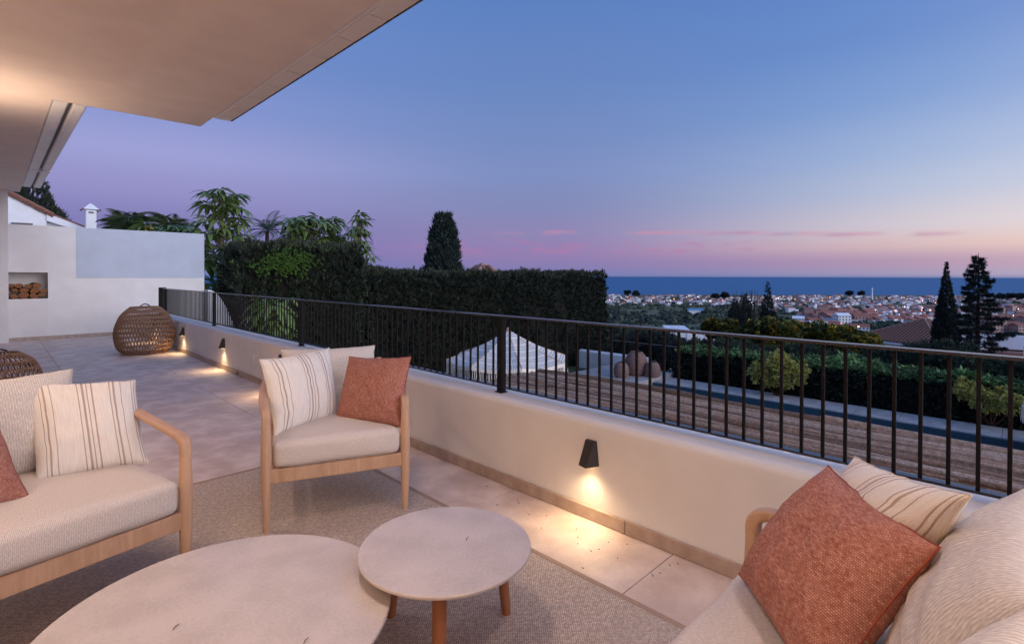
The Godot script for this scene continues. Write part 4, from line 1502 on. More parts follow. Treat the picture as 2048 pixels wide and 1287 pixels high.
func parasol(label: String, at: Vector3, h: float, rad: float) -> void:
	var o := thing("parasol", label, "parasol", at, 0.2, "crochet parasols in the garden")
	var g := G.new()
	g.tube([V(0, 0, 0), V(0, h - 0.02, 0)], [0.022], 10)
	obj("pole", g.mesh(), M.wood, o)
	g = G.new()
	g.lathe([Vector2(0.0, 0), Vector2(0.28, 0), Vector2(0.28, 0.05), Vector2(0.05, 0.08), Vector2(0.0, 0.08)], 20)
	obj("base", g.mesh(), M.deck, o)
	g = G.new()
	g.lathe([Vector2(0.0, h - 0.03), Vector2(0.05, h - 0.03), Vector2(0.035, h + 0.03), Vector2(0.0, h + 0.05)], 10)
	obj("finial", g.mesh(), M.wood, o)
	var N := 8
	var drop := 0.58
	for k in N:
		var a0 := TAU * k / N; var a1 := TAU * (k + 1) / N
		var pts := PackedVector3Array()
		for j in 9:
			var f := j / 8.0
			for i in 7:
				var s := i / 6.0
				var p := V(cos(a0), 0, sin(a0)).lerp(V(cos(a1), 0, sin(a1)), 1.0 - s) * rad * f
				var sag := 0.05 * sin(PI * s) * f
				pts.append(p + V(0, h - drop * pow(f, 0.92) - sag - 0.04 * sin(PI * f), 0))
		g = G.new()
		g.grid(pts, 6, 8)
		obj("canopy_panel", g.mesh(), M.crochet_mesh, o)
		g = G.new()
		g.tube([V(0, h - 0.03, 0), V(cos(a0) * rad * 0.5, h - drop * 0.53 - 0.05, sin(a0) * rad * 0.5), V(cos(a0) * rad, h - drop, sin(a0) * rad)], [0.008], 5)
		obj("rib", g.mesh(), M.wood, o)
		# valance and fringe
		g = G.new()
		var fr := G.new()
		var A := V(cos(a0), 0, sin(a0)) * rad; var B := V(cos(a1), 0, sin(a1)) * rad
		for i in 8:
			var s0 := i / 8.0; var s1 := (i + 1) / 8.0
			var p0 := A.lerp(B, s0) + V(0, h - drop - 0.05 * sin(PI * s0), 0); var p1 := A.lerp(B, s1) + V(0, h - drop - 0.05 * sin(PI * s1), 0)
			g.quad(p1 - V(0, 0.07, 0), p0 - V(0, 0.07, 0), p0, p1)
		for i in 30:
			var s0 := (i + 0.5) / 30.0
			var p0 := A.lerp(B, s0) + V(0, h - drop - 0.05 * sin(PI * s0) - 0.065, 0)
			fr.tube([p0, p0 + V(rng.randfn(0, 0.006), -0.1, rng.randfn(0, 0.006)), p0 + V(rng.randfn(0, 0.012), -0.25 - rng.randf() * 0.05, rng.randfn(0, 0.012))], [0.006, 0.008, 0.004], 4, false)
		obj("valance", g.mesh(), M.crochet, o)
		obj("fringe", fr.mesh(), M.crochet, o).set_meta("kind", "stuff")

# ---------------------------------------------------------------- plants and houses beyond the end wall
func tile_roof(g: G, a: Vector3, b: Vector3, c: Vector3, d: Vector3, rows: int) -> void:
	# barrel tiles running from the ridge a-b down to the eave d-c
	for k in rows:
		var f := (k + 0.5) / rows
		var top := a.lerp(b, f); var low := d.lerp(c, f)
		var r := a.distance_to(b) / rows * 0.42
		var r2 := d.distance_to(c) / rows * 0.42
		g.tube([top, low], [maxf(r, 0.01), r2], 6)

func beyond_wall() -> void:
	var g: G
	var b: Vector2
	# umbrella trees
	b = bear(445, 14.0)
	schefflera("tall umbrella tree with drooping glossy leaves right of the end wall", V(b.x, GY, b.y), 5.95, 96, 1.6, func(f): return 0.34 + 0.72 * sin(PI * clampf(1.0 - f, 0.0, 1.0) * 0.62) * (1.0 - 0.45 * f), M.leaf, 1.15)
	b = bear(625, 16.0)
	schefflera("broad umbrella tree showing above the higher hedge block", V(b.x, GY, b.y), 5.5, 74, 3.9, func(f): return 1.4 * (1.0 - 0.7 * f) + 0.1, M.leaf, 1.2)
	b = bear(505, 15.4)
	schefflera("low umbrella tree filling the gap left of the higher hedge block", V(b.x, GY, b.y), 4.75, 46, 3.2, func(f): return 0.85 * (1.0 - 0.4 * f), M.leaf, 0.95)
	b = bear(718, 15.6)
	schefflera("slender umbrella tree at the right end of the higher hedge block", V(b.x, GY, b.y), 5.45, 36, 3.4, func(f): return 0.50 * (1.0 - 0.9 * f) + 0.04, M.leaf, 0.95)
	b = bear(330, 15.5)
	schefflera("low umbrella tree looking over the end wall", V(b.x, GY, b.y), 5.15, 80, 4.1, func(f): return 1.2 * (1.0 - 0.5 * f), M.leaf, 1.1)
	b = bear(545, 11.0)
	schefflera("umbrella tree with garden light put into its leaf colour, just outside the railing", V(b.x, GY, b.y), 3.2, 44, 0.9, func(f): return 0.62 * (1.0 - 0.5 * f), M.leaf_lit, 1.05)
	# palms
	var soft := frond_mesh(1.8, 1.5, 0.95, 0.5, 30, 0.006, 0.55, 1)
	var stiff := frond_mesh(2.0, 0.8, 0.4, 0.42, 22, 0.009, 0.1, 2)
	b = bear(255, 18.0)
	palm("drooping feathery palm looking over the end wall beside the chimney", V(b.x, GY, b.y), 5.1, soft, 34, M.leaf_palm, 1.15, -0.35, 0.78)
	b = bear(338, 19.5)
	palm("smaller feathery palm over the end wall left of the umbrella tree", V(b.x, GY, b.y), 5.35, soft, 24, M.leaf_palm, 1.1, -0.3, 0.62)
	b = bear(140, 17.0)
	palm("low spiky palm over the end wall in front of the chimney", V(b.x, GY, b.y), 4.3, stiff, 18, M.leaf_palm, 0.8, -0.1, 0.75)
	b = bear(535, 30.0)
	palm("grey-green date palm far behind the hedge", V(b.x, GY, b.y), 6.2, frond_mesh(2.0, 1.0, 0.6, 0.36, 30, 0.018, 0.2, 3), 26, M.leaf_grey, 0.9, -0.5, 0.85)
	# cypresses
	b = bear(886, 30.0)
	column_tree("cypress_tree", "stout dark cypress rising behind the long hedge", V(b.x, -4.0, b.y), 9.0, [1.1, 1.1, 1.1, 1.05, 1.0, 0.94, 0.82, 0.64, 0.36], 3400, 0.42, Color(0.022, 0.04, 0.03))
	b = bear(66, 32.0)
	column_tree("cypress_tree", "broad dark cypress behind the white house on the left", V(b.x, -4.0, b.y), 11.9, [2.3, 2.3, 2.2, 2.1, 2.0, 1.9, 1.6, 1.2, 0.7, 0.3], 4200, 0.5, Color(0.026, 0.036, 0.02))
	# white house left, with tiled verge, lower wing and chimney
	var hb := bear(24, 21.0)
	var rdir := hb.normalized()
	var xax := Vector2(-rdir.y, rdir.x)
	var yaw := atan2(-xax.y, xax.x)
	var wlen := hb.length() * tan(hb.angle_to(bear(93, 21.0)))
	var wtot := hb.length() * tan(hb.angle_to(bear(172, 21.0)))
	var ho := thing("tiled_house", "white house with a tiled sloping verge behind the end wall", "house", V(hb.x, 0, hb.y), yaw)
	g = G.new()
	var y0 := 4.50; var y1 := 3.88
	var dp := 2.4
	var x_l := -2.2
	var yl := y0 + (y0 - y1) * -x_l / wlen
	g.quad(V(x_l, -3, 0), V(wlen, -3, 0), V(wlen, y1, 0), V(x_l, yl, 0))
	g.quad(V(wlen, -3, 0), V(wlen, -3, -dp), V(wlen, y1, -dp), V(wlen, y1, 0))
	g.quad(V(x_l, yl, 0), V(wlen, y1, 0), V(wlen, y1, -dp), V(x_l, yl, -dp))
	g.quad(V(wlen, -3, -dp), V(x_l, -3, -dp), V(x_l, yl, -dp), V(wlen, y1, -dp))
	obj("wall", g.mesh(), M.white_wall, ho)
	for row in 9:
		var z := 0.10 - 0.28 * row
		for k in 9:
			var f0 := k / 9.0; var f1 := (k + 1.12) / 9.0
			g = G.new()
			var p0 := V(lerpf(x_l, wlen + 0.16, f0), lerpf(yl, y1 - 0.10, f0) + 0.09, z); var p1 := V(lerpf(x_l, wlen + 0.16, f1), lerpf(yl, y1 - 0.10, f1) + 0.06, z)
			g.tube([p0, p1], [0.07, 0.085], 7)
			obj("roof_tile", g.mesh(), M.terracotta, ho)
			if row == 0:
				g = G.new()
				g.tube([p0 + V(0, -0.10, -0.02), p1 + V(0, -0.09, -0.02)], [0.05, 0.055], 7)
				obj("verge_tile", g.mesh(), M.terracotta, ho)
	g = G.new()
	g.box(V(wlen * 0.28, 3.32, 0.06), V(wlen * 0.62, 0.16, 0.16))
	obj("awning_box", g.mesh(), M.awning_dark, ho)
	g = G.new()
	var wx := wtot
	g.quad(V(wlen, -1, -0.3), V(wx, -1, -0.3), V(wx, 3.05, -0.3), V(wlen, 3.55, -0.3))
	g.quad(V(wlen, 3.55, 0.1), V(wx, 3.10, 0.1), V(wx, 3.32, 0.1), V(wlen, 3.86, 0.1))
	g.quad(V(wlen, 3.55, -0.3), V(wx, 3.05, -0.3), V(wx, 3.10, 0.1), V(wlen, 3.55, 0.1))
	g.quad(V(wlen, 3.86, 0.1), V(wx, 3.32, 0.1), V(wx, 3.32, -1.6), V(wlen, 3.86, -1.6))
	g.quad(V(wx, -1, -0.3), V(wx, -1, -1.6), V(wx, 3.32, -1.6), V(wx, 3.32, 0.1))
	g.quad(V(wx, -1, -1.6), V(wlen, -1, -1.6), V(wlen, 3.86, -1.6), V(wx, 3.32, -1.6))
	obj("lower_wing", g.mesh(), M.white_wall, ho)
	for k in 9:
		var f := k / 9.0
		g = G.new()
		g.tube([V(lerpf(wlen, wx, f), lerpf(3.89, 3.35, f), 0.05), V(lerpf(wlen, wx, f + 0.12), lerpf(3.89, 3.35, f + 0.12) + 0.01, 0.05)], [0.045, 0.05], 6)
		obj("roof_tile", g.mesh(), M.terracotta, ho)
	var cb := bear(181, 22.0)
	var ci := thing("chimney_stack", "white chimney with a small hipped cap behind the palms", "chimney", V(cb.x, 0, cb.y), atan2(-cb.normalized().x, -cb.normalized().y) + 0.12)
	g = G.new()
	g.box(V(0, 1.4, 0), V(0.36, 5.3, 0.36), 0.02)
	obj("shaft", g.mesh(), M.white_wall, ci)
	g = G.new()
	g.box(V(0, 3.92, 0.17), V(0.17, 0.05, 0.06))
	obj("smoke_slot", g.mesh(), M.black, ci)
	g = G.new()
	var e4 := [V(-0.27, 4.05, 0.27), V(0.27, 4.05, 0.27), V(0.27, 4.05, -0.27), V(-0.27, 4.05, -0.27)]
	var m4 := [V(-0.10, 4.24, 0.10), V(0.10, 4.24, 0.10), V(0.10, 4.24, -0.10), V(-0.10, 4.24, -0.10)]
	for k in 4:
		g.quad(e4[k], e4[(k + 1) % 4], m4[(k + 1) % 4], m4[k])
		g.tri(m4[k], m4[(k + 1) % 4], V(0, 4.33, 0))
	g.quad(e4[3], e4[2], e4[1], e4[0])
	obj("cap", g.mesh(), M.white_wall, ci)
	for p in e4:
		g = G.new()
		g.tube([p, p * V(1.12, 1, 1.12) + V(0, -0.03, 0)], [0.035, 0.035], 6)
		obj("corner_tile", g.mesh(), M.terracotta, ci)
	# tiled roof peak behind the long hedge
	var rb := bear(965, 34.0)
	var rp := thing("tiled_house", "house whose brown tiled roof peak shows over the long hedge", "house", V(rb.x, 0, rb.y), deg_to_rad(-10))
	g = G.new()
	g.box(V(0, -2.2, 0), V(6.4, 3.6, 6.4))
	obj("wall", g.mesh(), M.white_wall, rp)
	hip_roof(rp, V(0, -0.4, 0), 3.6, 3.6, 2.45, 14)

func hip_roof(o: Node3D, at: Vector3, hx: float, hz: float, h: float, rows: int) -> void:
	var e := [V(-hx, 0, hz), V(hx, 0, hz), V(hx, 0, -hz), V(-hx, 0, -hz)]
	var top := V(0, h, 0)
	var g := G.new()
	for k in 4:
		g.tri(at + e[k] - V(0, 0.05, 0), at + e[(k + 1) % 4] - V(0, 0.05, 0), at + top - V(0, 0.05, 0))
	obj("roof", g.mesh(), M.terracotta, o)
	for k in 4:
		var A: Vector3 = e[k]; var B: Vector3 = e[(k + 1) % 4]
		for i in rows:
			var s := (i + 0.5) / rows
			var low := A.lerp(B, s)
			var reach := 1.0 - absf(s - 0.5) * 2.0
			var up := low.lerp(A.lerp(B, 0.5), 0.0)
			# run straight up the slope until the hip
			var midp := A.lerp(B, 0.5)
			var dirv := (top - midp)
			var tip := low + dirv * reach
			g = G.new()
			var rr := A.distance_to(B) / rows * 0.36
			g.tube([at + low, at + tip], [rr, rr * 0.9], 6)
			obj("tile_row", g.mesh(), M.terracotta, o)
		g = G.new()
		g.tube([at + A, at + top], [0.13, 0.11], 6)
		obj("hip_ridge", g.mesh(), M.get_or_add("ridge", mat(L(0.42, 0.27, 0.22), 0.9)), o)

# ---------------------------------------------------------------- trees and houses on the slope
func conifer(label: String, at: Vector3, h: float, rad: float, col: Color) -> void:
	var o := thing("cedar_tree", label, "tree", at)
	var g := G.new()
	g.tube([Vector3.ZERO, V(0.05, h * 0.5, 0), V(-0.04, h * 0.85, 0.03), V(0, h, 0)], [0.24, 0.15, 0.06, 0.015], 8)
	obj("trunk", g.mesh(), M.bark, o)
	var xf := []
	var cs := []
	var bg := G.new()
	for k in 84:
		var f := pow((k + 0.5) / 84.0, 0.85)
		var y := h * (0.04 + 0.94 * f)
		var a := k * 2.399 + rng.randf_range(-0.3, 0.3)
		var ln := rad * (1.0 - f) * rng.randf_range(0.6, 1.15) + 0.16 + (0.25 if rng.randf() < 0.2 else 0.0)
		var d := V(cos(a), 0, sin(a))
		var path := []
		for j in 6:
			var s := j / 5.0
			path.append(V(0, y, 0) + d * ln * s + V(0, ln * (0.10 * s - 0.28 * s * s + 0.22 * pow(s, 4)), 0))
		bg.tube(path, [0.03, 0.024, 0.018, 0.014, 0.01, 0.006], 4, false)
		var cnt := int(9 + ln * 30)
		for q in cnt:
			var s := pow(rng.randf_range(0.05, 1.0), 0.7)
			var i := mini(int(s * 5), 4)
			var p: Vector3 = path[i].lerp(path[i + 1], s * 5 - i)
			var sd := V(-d.z, 0, d.x) * (1.0 if rng.randf() > 0.5 else -1.0)
			var spread := rng.randf() * ln * 0.24 * (1.0 - s * 0.5)
			xf.append(aim(d * 0.7 + sd * 0.6 + V(0, rng.randf_range(-0.35, 0.25), 0), p + sd * spread + V(0, -0.1 * spread - rng.randf() * 0.06, 0), rng.randf_range(0.22, 0.42)))
			cs.append(tone(col))
	obj("branches", bg.mesh(), M.bark, o)
	multi("crown", get_tuft("fine"), M.foliage, xf, cs, o)

func place(px: float, depth: float) -> Vector3:
	return on_hill(px, depth)

func slope_trees() -> void:
	var p := place(1893, 45.0)
	column_tree("cypress_tree", "tall pointed dark cypress beside the cedar on the right", V(p.x, p.y, p.z), 2.85 - p.y, [1.0, 1.05, 1.1, 1.1, 1.0, 0.92, 0.78, 0.58, 0.38, 0.2, 0.05], 4600, 0.36, Color(0.017, 0.028, 0.022))
	p = place(1957, 40.0)
	conifer("dark cedar with ragged layered branches on the right", p, 3.1 - p.y, 3.7, Color(0.022, 0.034, 0.026))
	p = place(1536, 70.0)
	column_tree("cypress_tree", "pointed dark cypress in the middle of the sea view", p, 0.85 - p.y, [1.5, 1.55, 1.5, 1.4, 1.25, 1.05, 0.85, 0.6, 0.35, 0.08], 2000, 0.5, Color(0.017, 0.028, 0.02))
	p = place(1471, 72.0)
	column_tree("cypress_tree", "shorter dark cypress left of the pointed one", p, -1.6 - p.y, [1.3, 1.35, 1.3, 1.3, 1.2, 1.1, 0.9, 0.5, 0.1], 1500, 0.5, Color(0.016, 0.026, 0.02))
	p = place(1492, 75.0)
	column_tree("cypress_tree", "thin dark cypress close between the two larger ones", p, -0.9 - p.y, [0.95, 1.1, 1.0, 1.0, 0.9, 0.7, 0.45, 0.1], 1100, 0.5, Color(0.018, 0.028, 0.022))
	# bare trees in front of the sea
	for e in [[1476, 88.0, "bare round-crowned tree behind the shorter cypress"], [1503, 92.0, "bare round-crowned tree behind the pointed cypress"]]:
		p = place(e[0], e[1])
		var o := thing("bare_tree", e[2], "tree", p)
		var g := G.new()
		var top: float = -1.0 - p.y
		g.tube([Vector3.ZERO, V(0, top * 0.55, 0)], [0.2, 0.13], 6)
		for k in 46:
			var a := rng.randf() * TAU
			var rr := rng.randf_range(0.3, 2.0)
			var q := V(0, top * rng.randf_range(0.4, 0.55), 0)
			var r := V(cos(a) * rr, top * rng.randf_range(0.8, 1.0), sin(a) * rr)
			g.tube([q, q.lerp(r, 0.5) + V(cos(a) * 0.25, 0, sin(a) * 0.25), r], [0.07, 0.04, 0.02], 4, false)
		obj("limbs", g.mesh(), M.bark, o)
	# yellow-flowering mimosas
	var my := [Color(0.20, 0.23, 0.06), Color(0.14, 0.19, 0.06), Color(0.55, 0.42, 0.06)]
	var mim := [[1470, 38.0, -2.3, 1.5, "left end of the row"], [1545, 36.0, -2.2, 1.6, "under the pointed cypress"], [1610, 37.0, -2.5, 1.6, "middle of the row"], [1662, 35.0, -2.5, 1.5, "left of the tiled roof"], [1715, 34.0, -2.9, 1.4, "right end of the row"]]
	for e in mim:
		p = place(e[0], e[1])
		loose_tree("mimosa_tree", "yellow-flecked feathery mimosa behind the green hedge, " + e[4], p, e[2] - p.y + 0.35, e[3] * 1.25, 9, 1500, 0.42, my, "droop", "mimosas behind the green hedge")
	# dusky feathery shrubs and olives nearer
	var dk := [Color(0.035, 0.06, 0.03), Color(0.028, 0.05, 0.032)]
	var lst := [[1330, 27.0, -1.9, 1.6, [Color(0.025, 0.036, 0.03)], "dark olive tree right of the garden railing"], [1385, 25.0, -2.3, 1.5, [Color(0.028, 0.04, 0.034)], "dark bluish bush beside the pierced screen"], [1440, 24.0, -2.2, 1.4, dk, "dense green bush at the left end of the green hedge"], [1255, 30.0, -2.2, 1.7, dk, "green tree just past the end of the long hedge"], [1215, 33.0, -2.0, 1.6, dk, "dark tree at the corner of the long hedge"],
		[1790, 25.0, -2.6, 1.5, dk, "feathery green bush below the tiled roof"], [1865, 24.0, -2.15, 1.7, dk, "rounded feathery bush below the tall cypress"], [1940, 23.5, -2.1, 1.8, dk, "rounded feathery bush below the cedar"], [2005, 23.0, -2.75, 1.4, dk, "feathery bush at the right edge below the white house"], [1720, 24.0, -2.5, 1.5, dk, "low dark bush behind the green hedge"], [1590, 25.0, -2.6, 1.6, dk, "low dusky bush behind the green hedge under the mimosas"], [1520, 26.0, -2.5, 1.5, dk, "low dusky bush left of the hedge shrubs"], [1660, 23.5, -2.75, 1.5, dk, "small dusky bush behind the hedge between two shrubs"]]
	for e in lst:
		p = place(e[0], e[1])
		loose_tree("garden_bush", e[5], p, maxf(e[2] - p.y, 1.2) + 0.25, e[3], 9, 1600, 0.26, e[4], "fine", "bushes behind the green hedge", "bush", 0.8)
	# pierced white screen beside the olive
	p = place(1372, 19.8)
	var sc := thing("pierced_screen", "white pierced concrete screen beyond the garden platform", "screen", V(p.x, GY - 0.4, p.z), 0.5)
	for i in 4:
		for j in 4:
			var g := G.new()
			var c := V(-0.45 + 0.3 * i, 0.25 + 0.3 * j, 0)
			for s in [[V(0, 0.14, 0), V(0.3, 0.022, 0.08)], [V(0.14, 0, 0), V(0.022, 0.26, 0.08)]]: g.box(c + s[0], s[1])
			for a in [PI / 4, -PI / 4]: g.box(c, V(0.36, 0.02, 0.06), 0.0, Basis(Vector3(0, 0, 1), a))
			obj("block", g.mesh(), M.deck, sc)
	# white flat-roofed house half hidden by the olive
	p = place(1375, 74.0)
	var wh := thing("flat_house", "white flat-roofed house half hidden behind the dark olive tree", "house", p, deg_to_rad(-YAW - 12))
	var g2 := G.new()
	var t1: float = -6.1 - p.y
	g2.box(V(-1.6, t1 / 2, 0), V(3.2, t1, 6), 0.03); obj("left_block", g2.mesh(), M.white_wall, wh)
	g2 = G.new()
	g2.box(V(1.55, t1 / 2 - 0.28, 0.6), V(3.9, t1 - 0.55, 5), 0.03); obj("right_block", g2.mesh(), M.white_wall, wh)
	for e in [V(-2.3, t1 - 1.6, 3.0), V(-0.9, t1 - 1.6, 3.0), V(1.4, t1 - 1.9, 3.1)]:
		g2 = G.new()
		g2.box(e, V(0.7, 1.0, 0.06)); obj("window", g2.mesh(), M.town_window, wh)
	# tiled villa
	p = place(1850, 66.0)
	var vi := thing("tiled_villa", "villa with a broad hipped terracotta roof left of the tall cypress", "house", V(p.x, p.y, p.z), deg_to_rad(-27.2))
	var ev: float = -6.95 - p.y
	g2 = G.new()
	g2.box(V(0, ev / 2, 0), V(9.8, ev, 9.8)); obj("wall", g2.mesh(), M.white_wall, vi)
	g2 = G.new()
	g2.box(V(0, ev - 0.1, 0), V(11.2, 0.28, 11.2), 0.03); obj("cornice", g2.mesh(), M.white_wall, vi)
	hip_roof(vi, V(0, ev + 0.1, 0), 5.6, 5.6, 2.75, 26)
	for k in 3:
		g2 = G.new()
		g2.box(V(-3.0 + 3.0 * k, ev - 1.7, 4.9), V(1.1, 1.4, 0.08)); obj("window", g2.mesh(), M.town_window, vi)
	# white terraced house with pergola at the right edge
	p = place(2035, 44.0)
	var pv := thing("white_villa", "white terraced house with dark pergola beams at the right edge", "house", V(p.x, p.y, p.z), deg_to_rad(-YAW - 30))
	var b0: float = -p.y
	for e in [["wall", V(0, (b0 - 7.2) / 2, 0), V(7, b0 - 7.2, 6)], ["upper_block", V(1.4, b0 - 5.9, 0.6), V(1.6, 2.6, 2.5)], ["parapet", V(-1.0, b0 - 4.7, -4.0), V(6.0, 1.3, 0.3)], ["balcony_wall", V(-1.4, b0 - 6.9, 3.1), V(3.2, 0.5, 0.2)]]:
		g2 = G.new()
		g2.box(e[1], e[2], 0.02); obj(e[0], g2.mesh(), M.white_wall, pv)
	for k in 5:
		g2 = G.new()
		g2.box(V(-2.0, b0 - 6.1, 0.6 + 0.55 * k), V(3.4, 0.12, 0.12)); obj("pergola_beam", g2.mesh(), M.awning_dark, pv)
	for e in [V(-3.4, b0 - 6.7, 2.9), V(-1.9, b0 - 6.7, 2.9)]:
		g2 = G.new()
		g2.box(e, V(0.22, 1.2, 0.22)); obj("pergola_post", g2.mesh(), M.white_wall, pv)
	g2 = G.new()
	g2.box(V(-0.5, b0 - 5.6, -3.0), V(4.0, 0.25, 1.8)); obj("tiled_canopy", g2.mesh(), M.terracotta, pv)
	# pine belt behind it
	for e in [[2010, 110.0, "dense dark pine behind the white terraced house, left one"], [2045, 108.0, "dense dark pine behind the white terraced house, right one"], [1975, 115.0, "dense dark pine behind the cedar"], [1770, 130.0, "dark pine behind the tiled villa roof"], [1730, 150.0, "dark pine beside the sports courts"]]:
		p = place(e[0], e[1])
		loose_tree("pine_tree", e[2], p, 9.5, 4.6, 10, 1100, 1.1, [Color(0.016, 0.034, 0.024)], "fine", "pines on the slope", "tree", 0.7)

# ---------------------------------------------------------------- the town by the sea
func house_mesh(w: float, d: float, h: float, roof: float, kind: int, windows := false) -> ArrayMesh:
	var g := G.new()
	g.box(V(0, h / 2 - 2, 0), V(w, h + 4, d))
	if kind == 2:
		g.box(V(w * 0.22, h + roof * 0.5, 0), V(w * 0.45, roof * 1.0 + 0.4, d * 0.6))
	var am := g.mesh()
	var r := G.new()
	var x := w / 2 + 0.3; var z := d / 2 + 0.3
	if kind == 0:     # gable
		r.quad(V(-x, h, z), V(x, h, z), V(x, h + roof, 0), V(-x, h + roof, 0))
		r.quad(V(x, h, -z), V(-x, h, -z), V(-x, h + roof, 0), V(x, h + roof, 0))
		r.tri(V(x, h, z), V(x, h, -z), V(x, h + roof, 0))
		r.tri(V(-x, h, -z), V(-x, h, z), V(-x, h + roof, 0))
	elif kind == 1:   # single slope
		r.quad(V(-x, h, z), V(x, h, z), V(x, h + roof, -z), V(-x, h + roof, -z))
		r.quad(V(x, h, -z), V(-x, h, -z), V(-x, h + roof, -z), V(x, h + roof, -z))
		r.tri(V(x, h, z), V(x, h, -z), V(x, h + roof, -z))
		r.tri(V(-x, h, -z), V(-x, h, z), V(-x, h + roof, -z))
	else:
		r.box(V(-w * 0.25, h + 0.1, 0), V(w * 0.4, 0.3, d * 0.8))
	r.mesh(am)
	var wg := G.new()
	var n := maxi(2, int(w / 3.0))
	for fl in maxi(1, int(h / 3.0)):
		for k in n:
			wg.box(V(-w / 2 + w * (k + 0.5) / n, 1.6 + 3.0 * fl, d / 2), V(w / n * 0.42, 1.3, 0.2))
			wg.box(V(w / 2, 1.6 + 3.0 * fl, -d / 2 + d * (k + 0.5) / n), V(0.2, 1.3, d / n * 0.42))
			wg.box(V(-w / 2, 1.6 + 3.0 * fl, -d / 2 + d * (k + 0.5) / n), V(0.2, 1.3, d / n * 0.42))
	wg.mesh(am)
	return am

func town() -> void:
	var white := [M.town_white, M.town_roof, M.town_window]
	var pink := [M.town_pink, M.town_roof, M.town_window]
	var flat := [M.town_white, M.town_white, M.town_window]
	var small := [house_mesh(9, 8, 6.5, 1.7, 0), house_mesh(9, 6, 7, 1.6, 1), house_mesh(12, 9, 6.5, 2.2, 2), house_mesh(14, 7, 7.5, 1.6, 1), house_mesh(11, 8, 7, 2.0, 2)]
	var big := [house_mesh(16, 12, 10, 2.6, 0), house_mesh(20, 12, 9, 3.0, 0), house_mesh(13, 12, 12, 2.4, 0)]
	var terr := [house_mesh(11, 8, 6.0, 2.9, 1), house_mesh(9, 7, 6.5, 2.6, 1), house_mesh(8, 7, 7.5, 2.0, 2)]
	var zones := [
		[1212, 1500, 1450, 2350, 58, small, 0, "small white house of the strip along the shore, seen left of the cypresses"],
		[1545, 1705, 1200, 2300, 62, small, 0, "small white house of the town between the pointed cypress and the tower"],
		[1592, 1745, 640, 980, 34, big, 1, "pink apartment block in rows above the sports courts"],
		[1745, 1885, 620, 1350, 90, terr, 2, "white terrace house with red roof in slanting rows left of the tall cypress"],
		[1690, 1900, 1350, 2350, 46, small, 0, "small white house near the shore beyond the slanting rows"],
		[1545, 1720, 430, 640, 14, big, 0, "larger pale house on the slope below the pink blocks"],
		[1985, 2060, 420, 1500, 24, big, 1, "pinkish block seen right of the cedar"],
	]
	for zn in zones:
		var n: int = zn[4]
		for k in n:
			var px: float = rng.randf_range(zn[0], zn[1])
			var dp: float
			if zn[6] == 1 or zn[6] == 2:
				var rows := 9 if zn[6] == 2 else 6
				var row := k % rows
				dp = lerpf(zn[2], zn[3], pow((row + 0.5) / rows, 1.2)) + rng.randf_range(-14, 14)
				px = lerpf(zn[0], zn[1], fposmod(float(k) / n + row * 0.37, 1.0))
			else:
				dp = lerpf(zn[2], zn[3], pow(rng.randf(), 1.3))
			var p := on_hill(px, dp)
			var meshes: Array = zn[5]
			var q := rng.randi() % meshes.size()
			var o := obj("town_house", meshes[q], pink if zn[6] == 1 else (flat if q == 2 or q == 4 else white), self, p)
			o.rotation.y = deg_to_rad(-YAW + (24.0 if zn[6] == 2 else rng.randf_range(-30, 30)) + rng.randf_range(-6, 6))
			o.scale = Vector3.ONE * rng.randf_range(0.8, 1.15)
			tag(o, zn[7], "house", zn[7].replace("small white house", "small white houses").replace("block ", "blocks ").substr(0, 60))
	var mass := []
	var mcol := []
	for k in 620:
		var px := rng.randf_range(1205, 2090)
		var dp := lerpf(620.0, 2450.0, pow(rng.randf(), 0.8))
		if px < 1520 and dp < 1450: continue
		if px < 1600 and dp < 1000: continue
		var q := on_hill(px, dp)
		mass.append(Transform3D(Basis(Vector3.UP, deg_to_rad(-YAW + rng.randf_range(-40, 40))).scaled(Vector3.ONE * rng.randf_range(0.9, 1.7)), q))
		mcol.append(Color(0.80, 0.80, 0.83) if rng.randf() > 0.25 else Color(0.50, 0.34, 0.29))
	var mg := G.new()
	mg.box(V(0, 1.5, 0), V(9, 9, 8))
	mg.box(V(6, 0.5, 1), V(6, 7, 6))
	mg.tint = Color(0.42, 0.17, 0.12)
	mg.quad(V(-4.9, 6.1, 4.4), V(4.9, 6.1, 4.4), V(4.9, 7.6, -4.4), V(-4.9, 7.6, -4.4))
	tag(multi("town_mass", mg.mesh(), M.foliage, mass, mcol, self), "countless further small pale houses filling the town down to the shore", "town", "", "stuff")
	# single landmarks
	var p := on_hill(1745, 1900)
	var g := G.new()
	g.tube([V(0, -4, 0), V(0, 30, 0), V(0, 44, 0)], [2.6, 2.2, 1.8], 10)
	var tw := thing("shore_tower", "slender pale tower standing over the town by the sea", "tower", p)
	obj("shaft", g.mesh(), M.town_white, tw)
	g = G.new()
	g.lathe([Vector2(3.0, 44), Vector2(3.0, 46), Vector2(0, 50)], 10)
	obj("cap", g.mesh(), M.town_white, tw)
	p = on_hill(1392, 980)
	var hall := thing("blue_hall", "long hall with a blue roof in the green valley", "hall", p, deg_to_rad(-YAW - 8))
	g = G.new()
	g.box(V(0, 2, 0), V(27, 8, 14)); obj("wall", g.mesh(), M.town_white, hall)
	g = G.new()
	g.quad(V(-14.5, 6.1, 8), V(14.5, 6.1, 8), V(14.5, 8.6, -8), V(-14.5, 8.6, -8)); obj("roof", g.mesh(), mat(L(0.10, 0.30, 0.48), 0.7), hall)
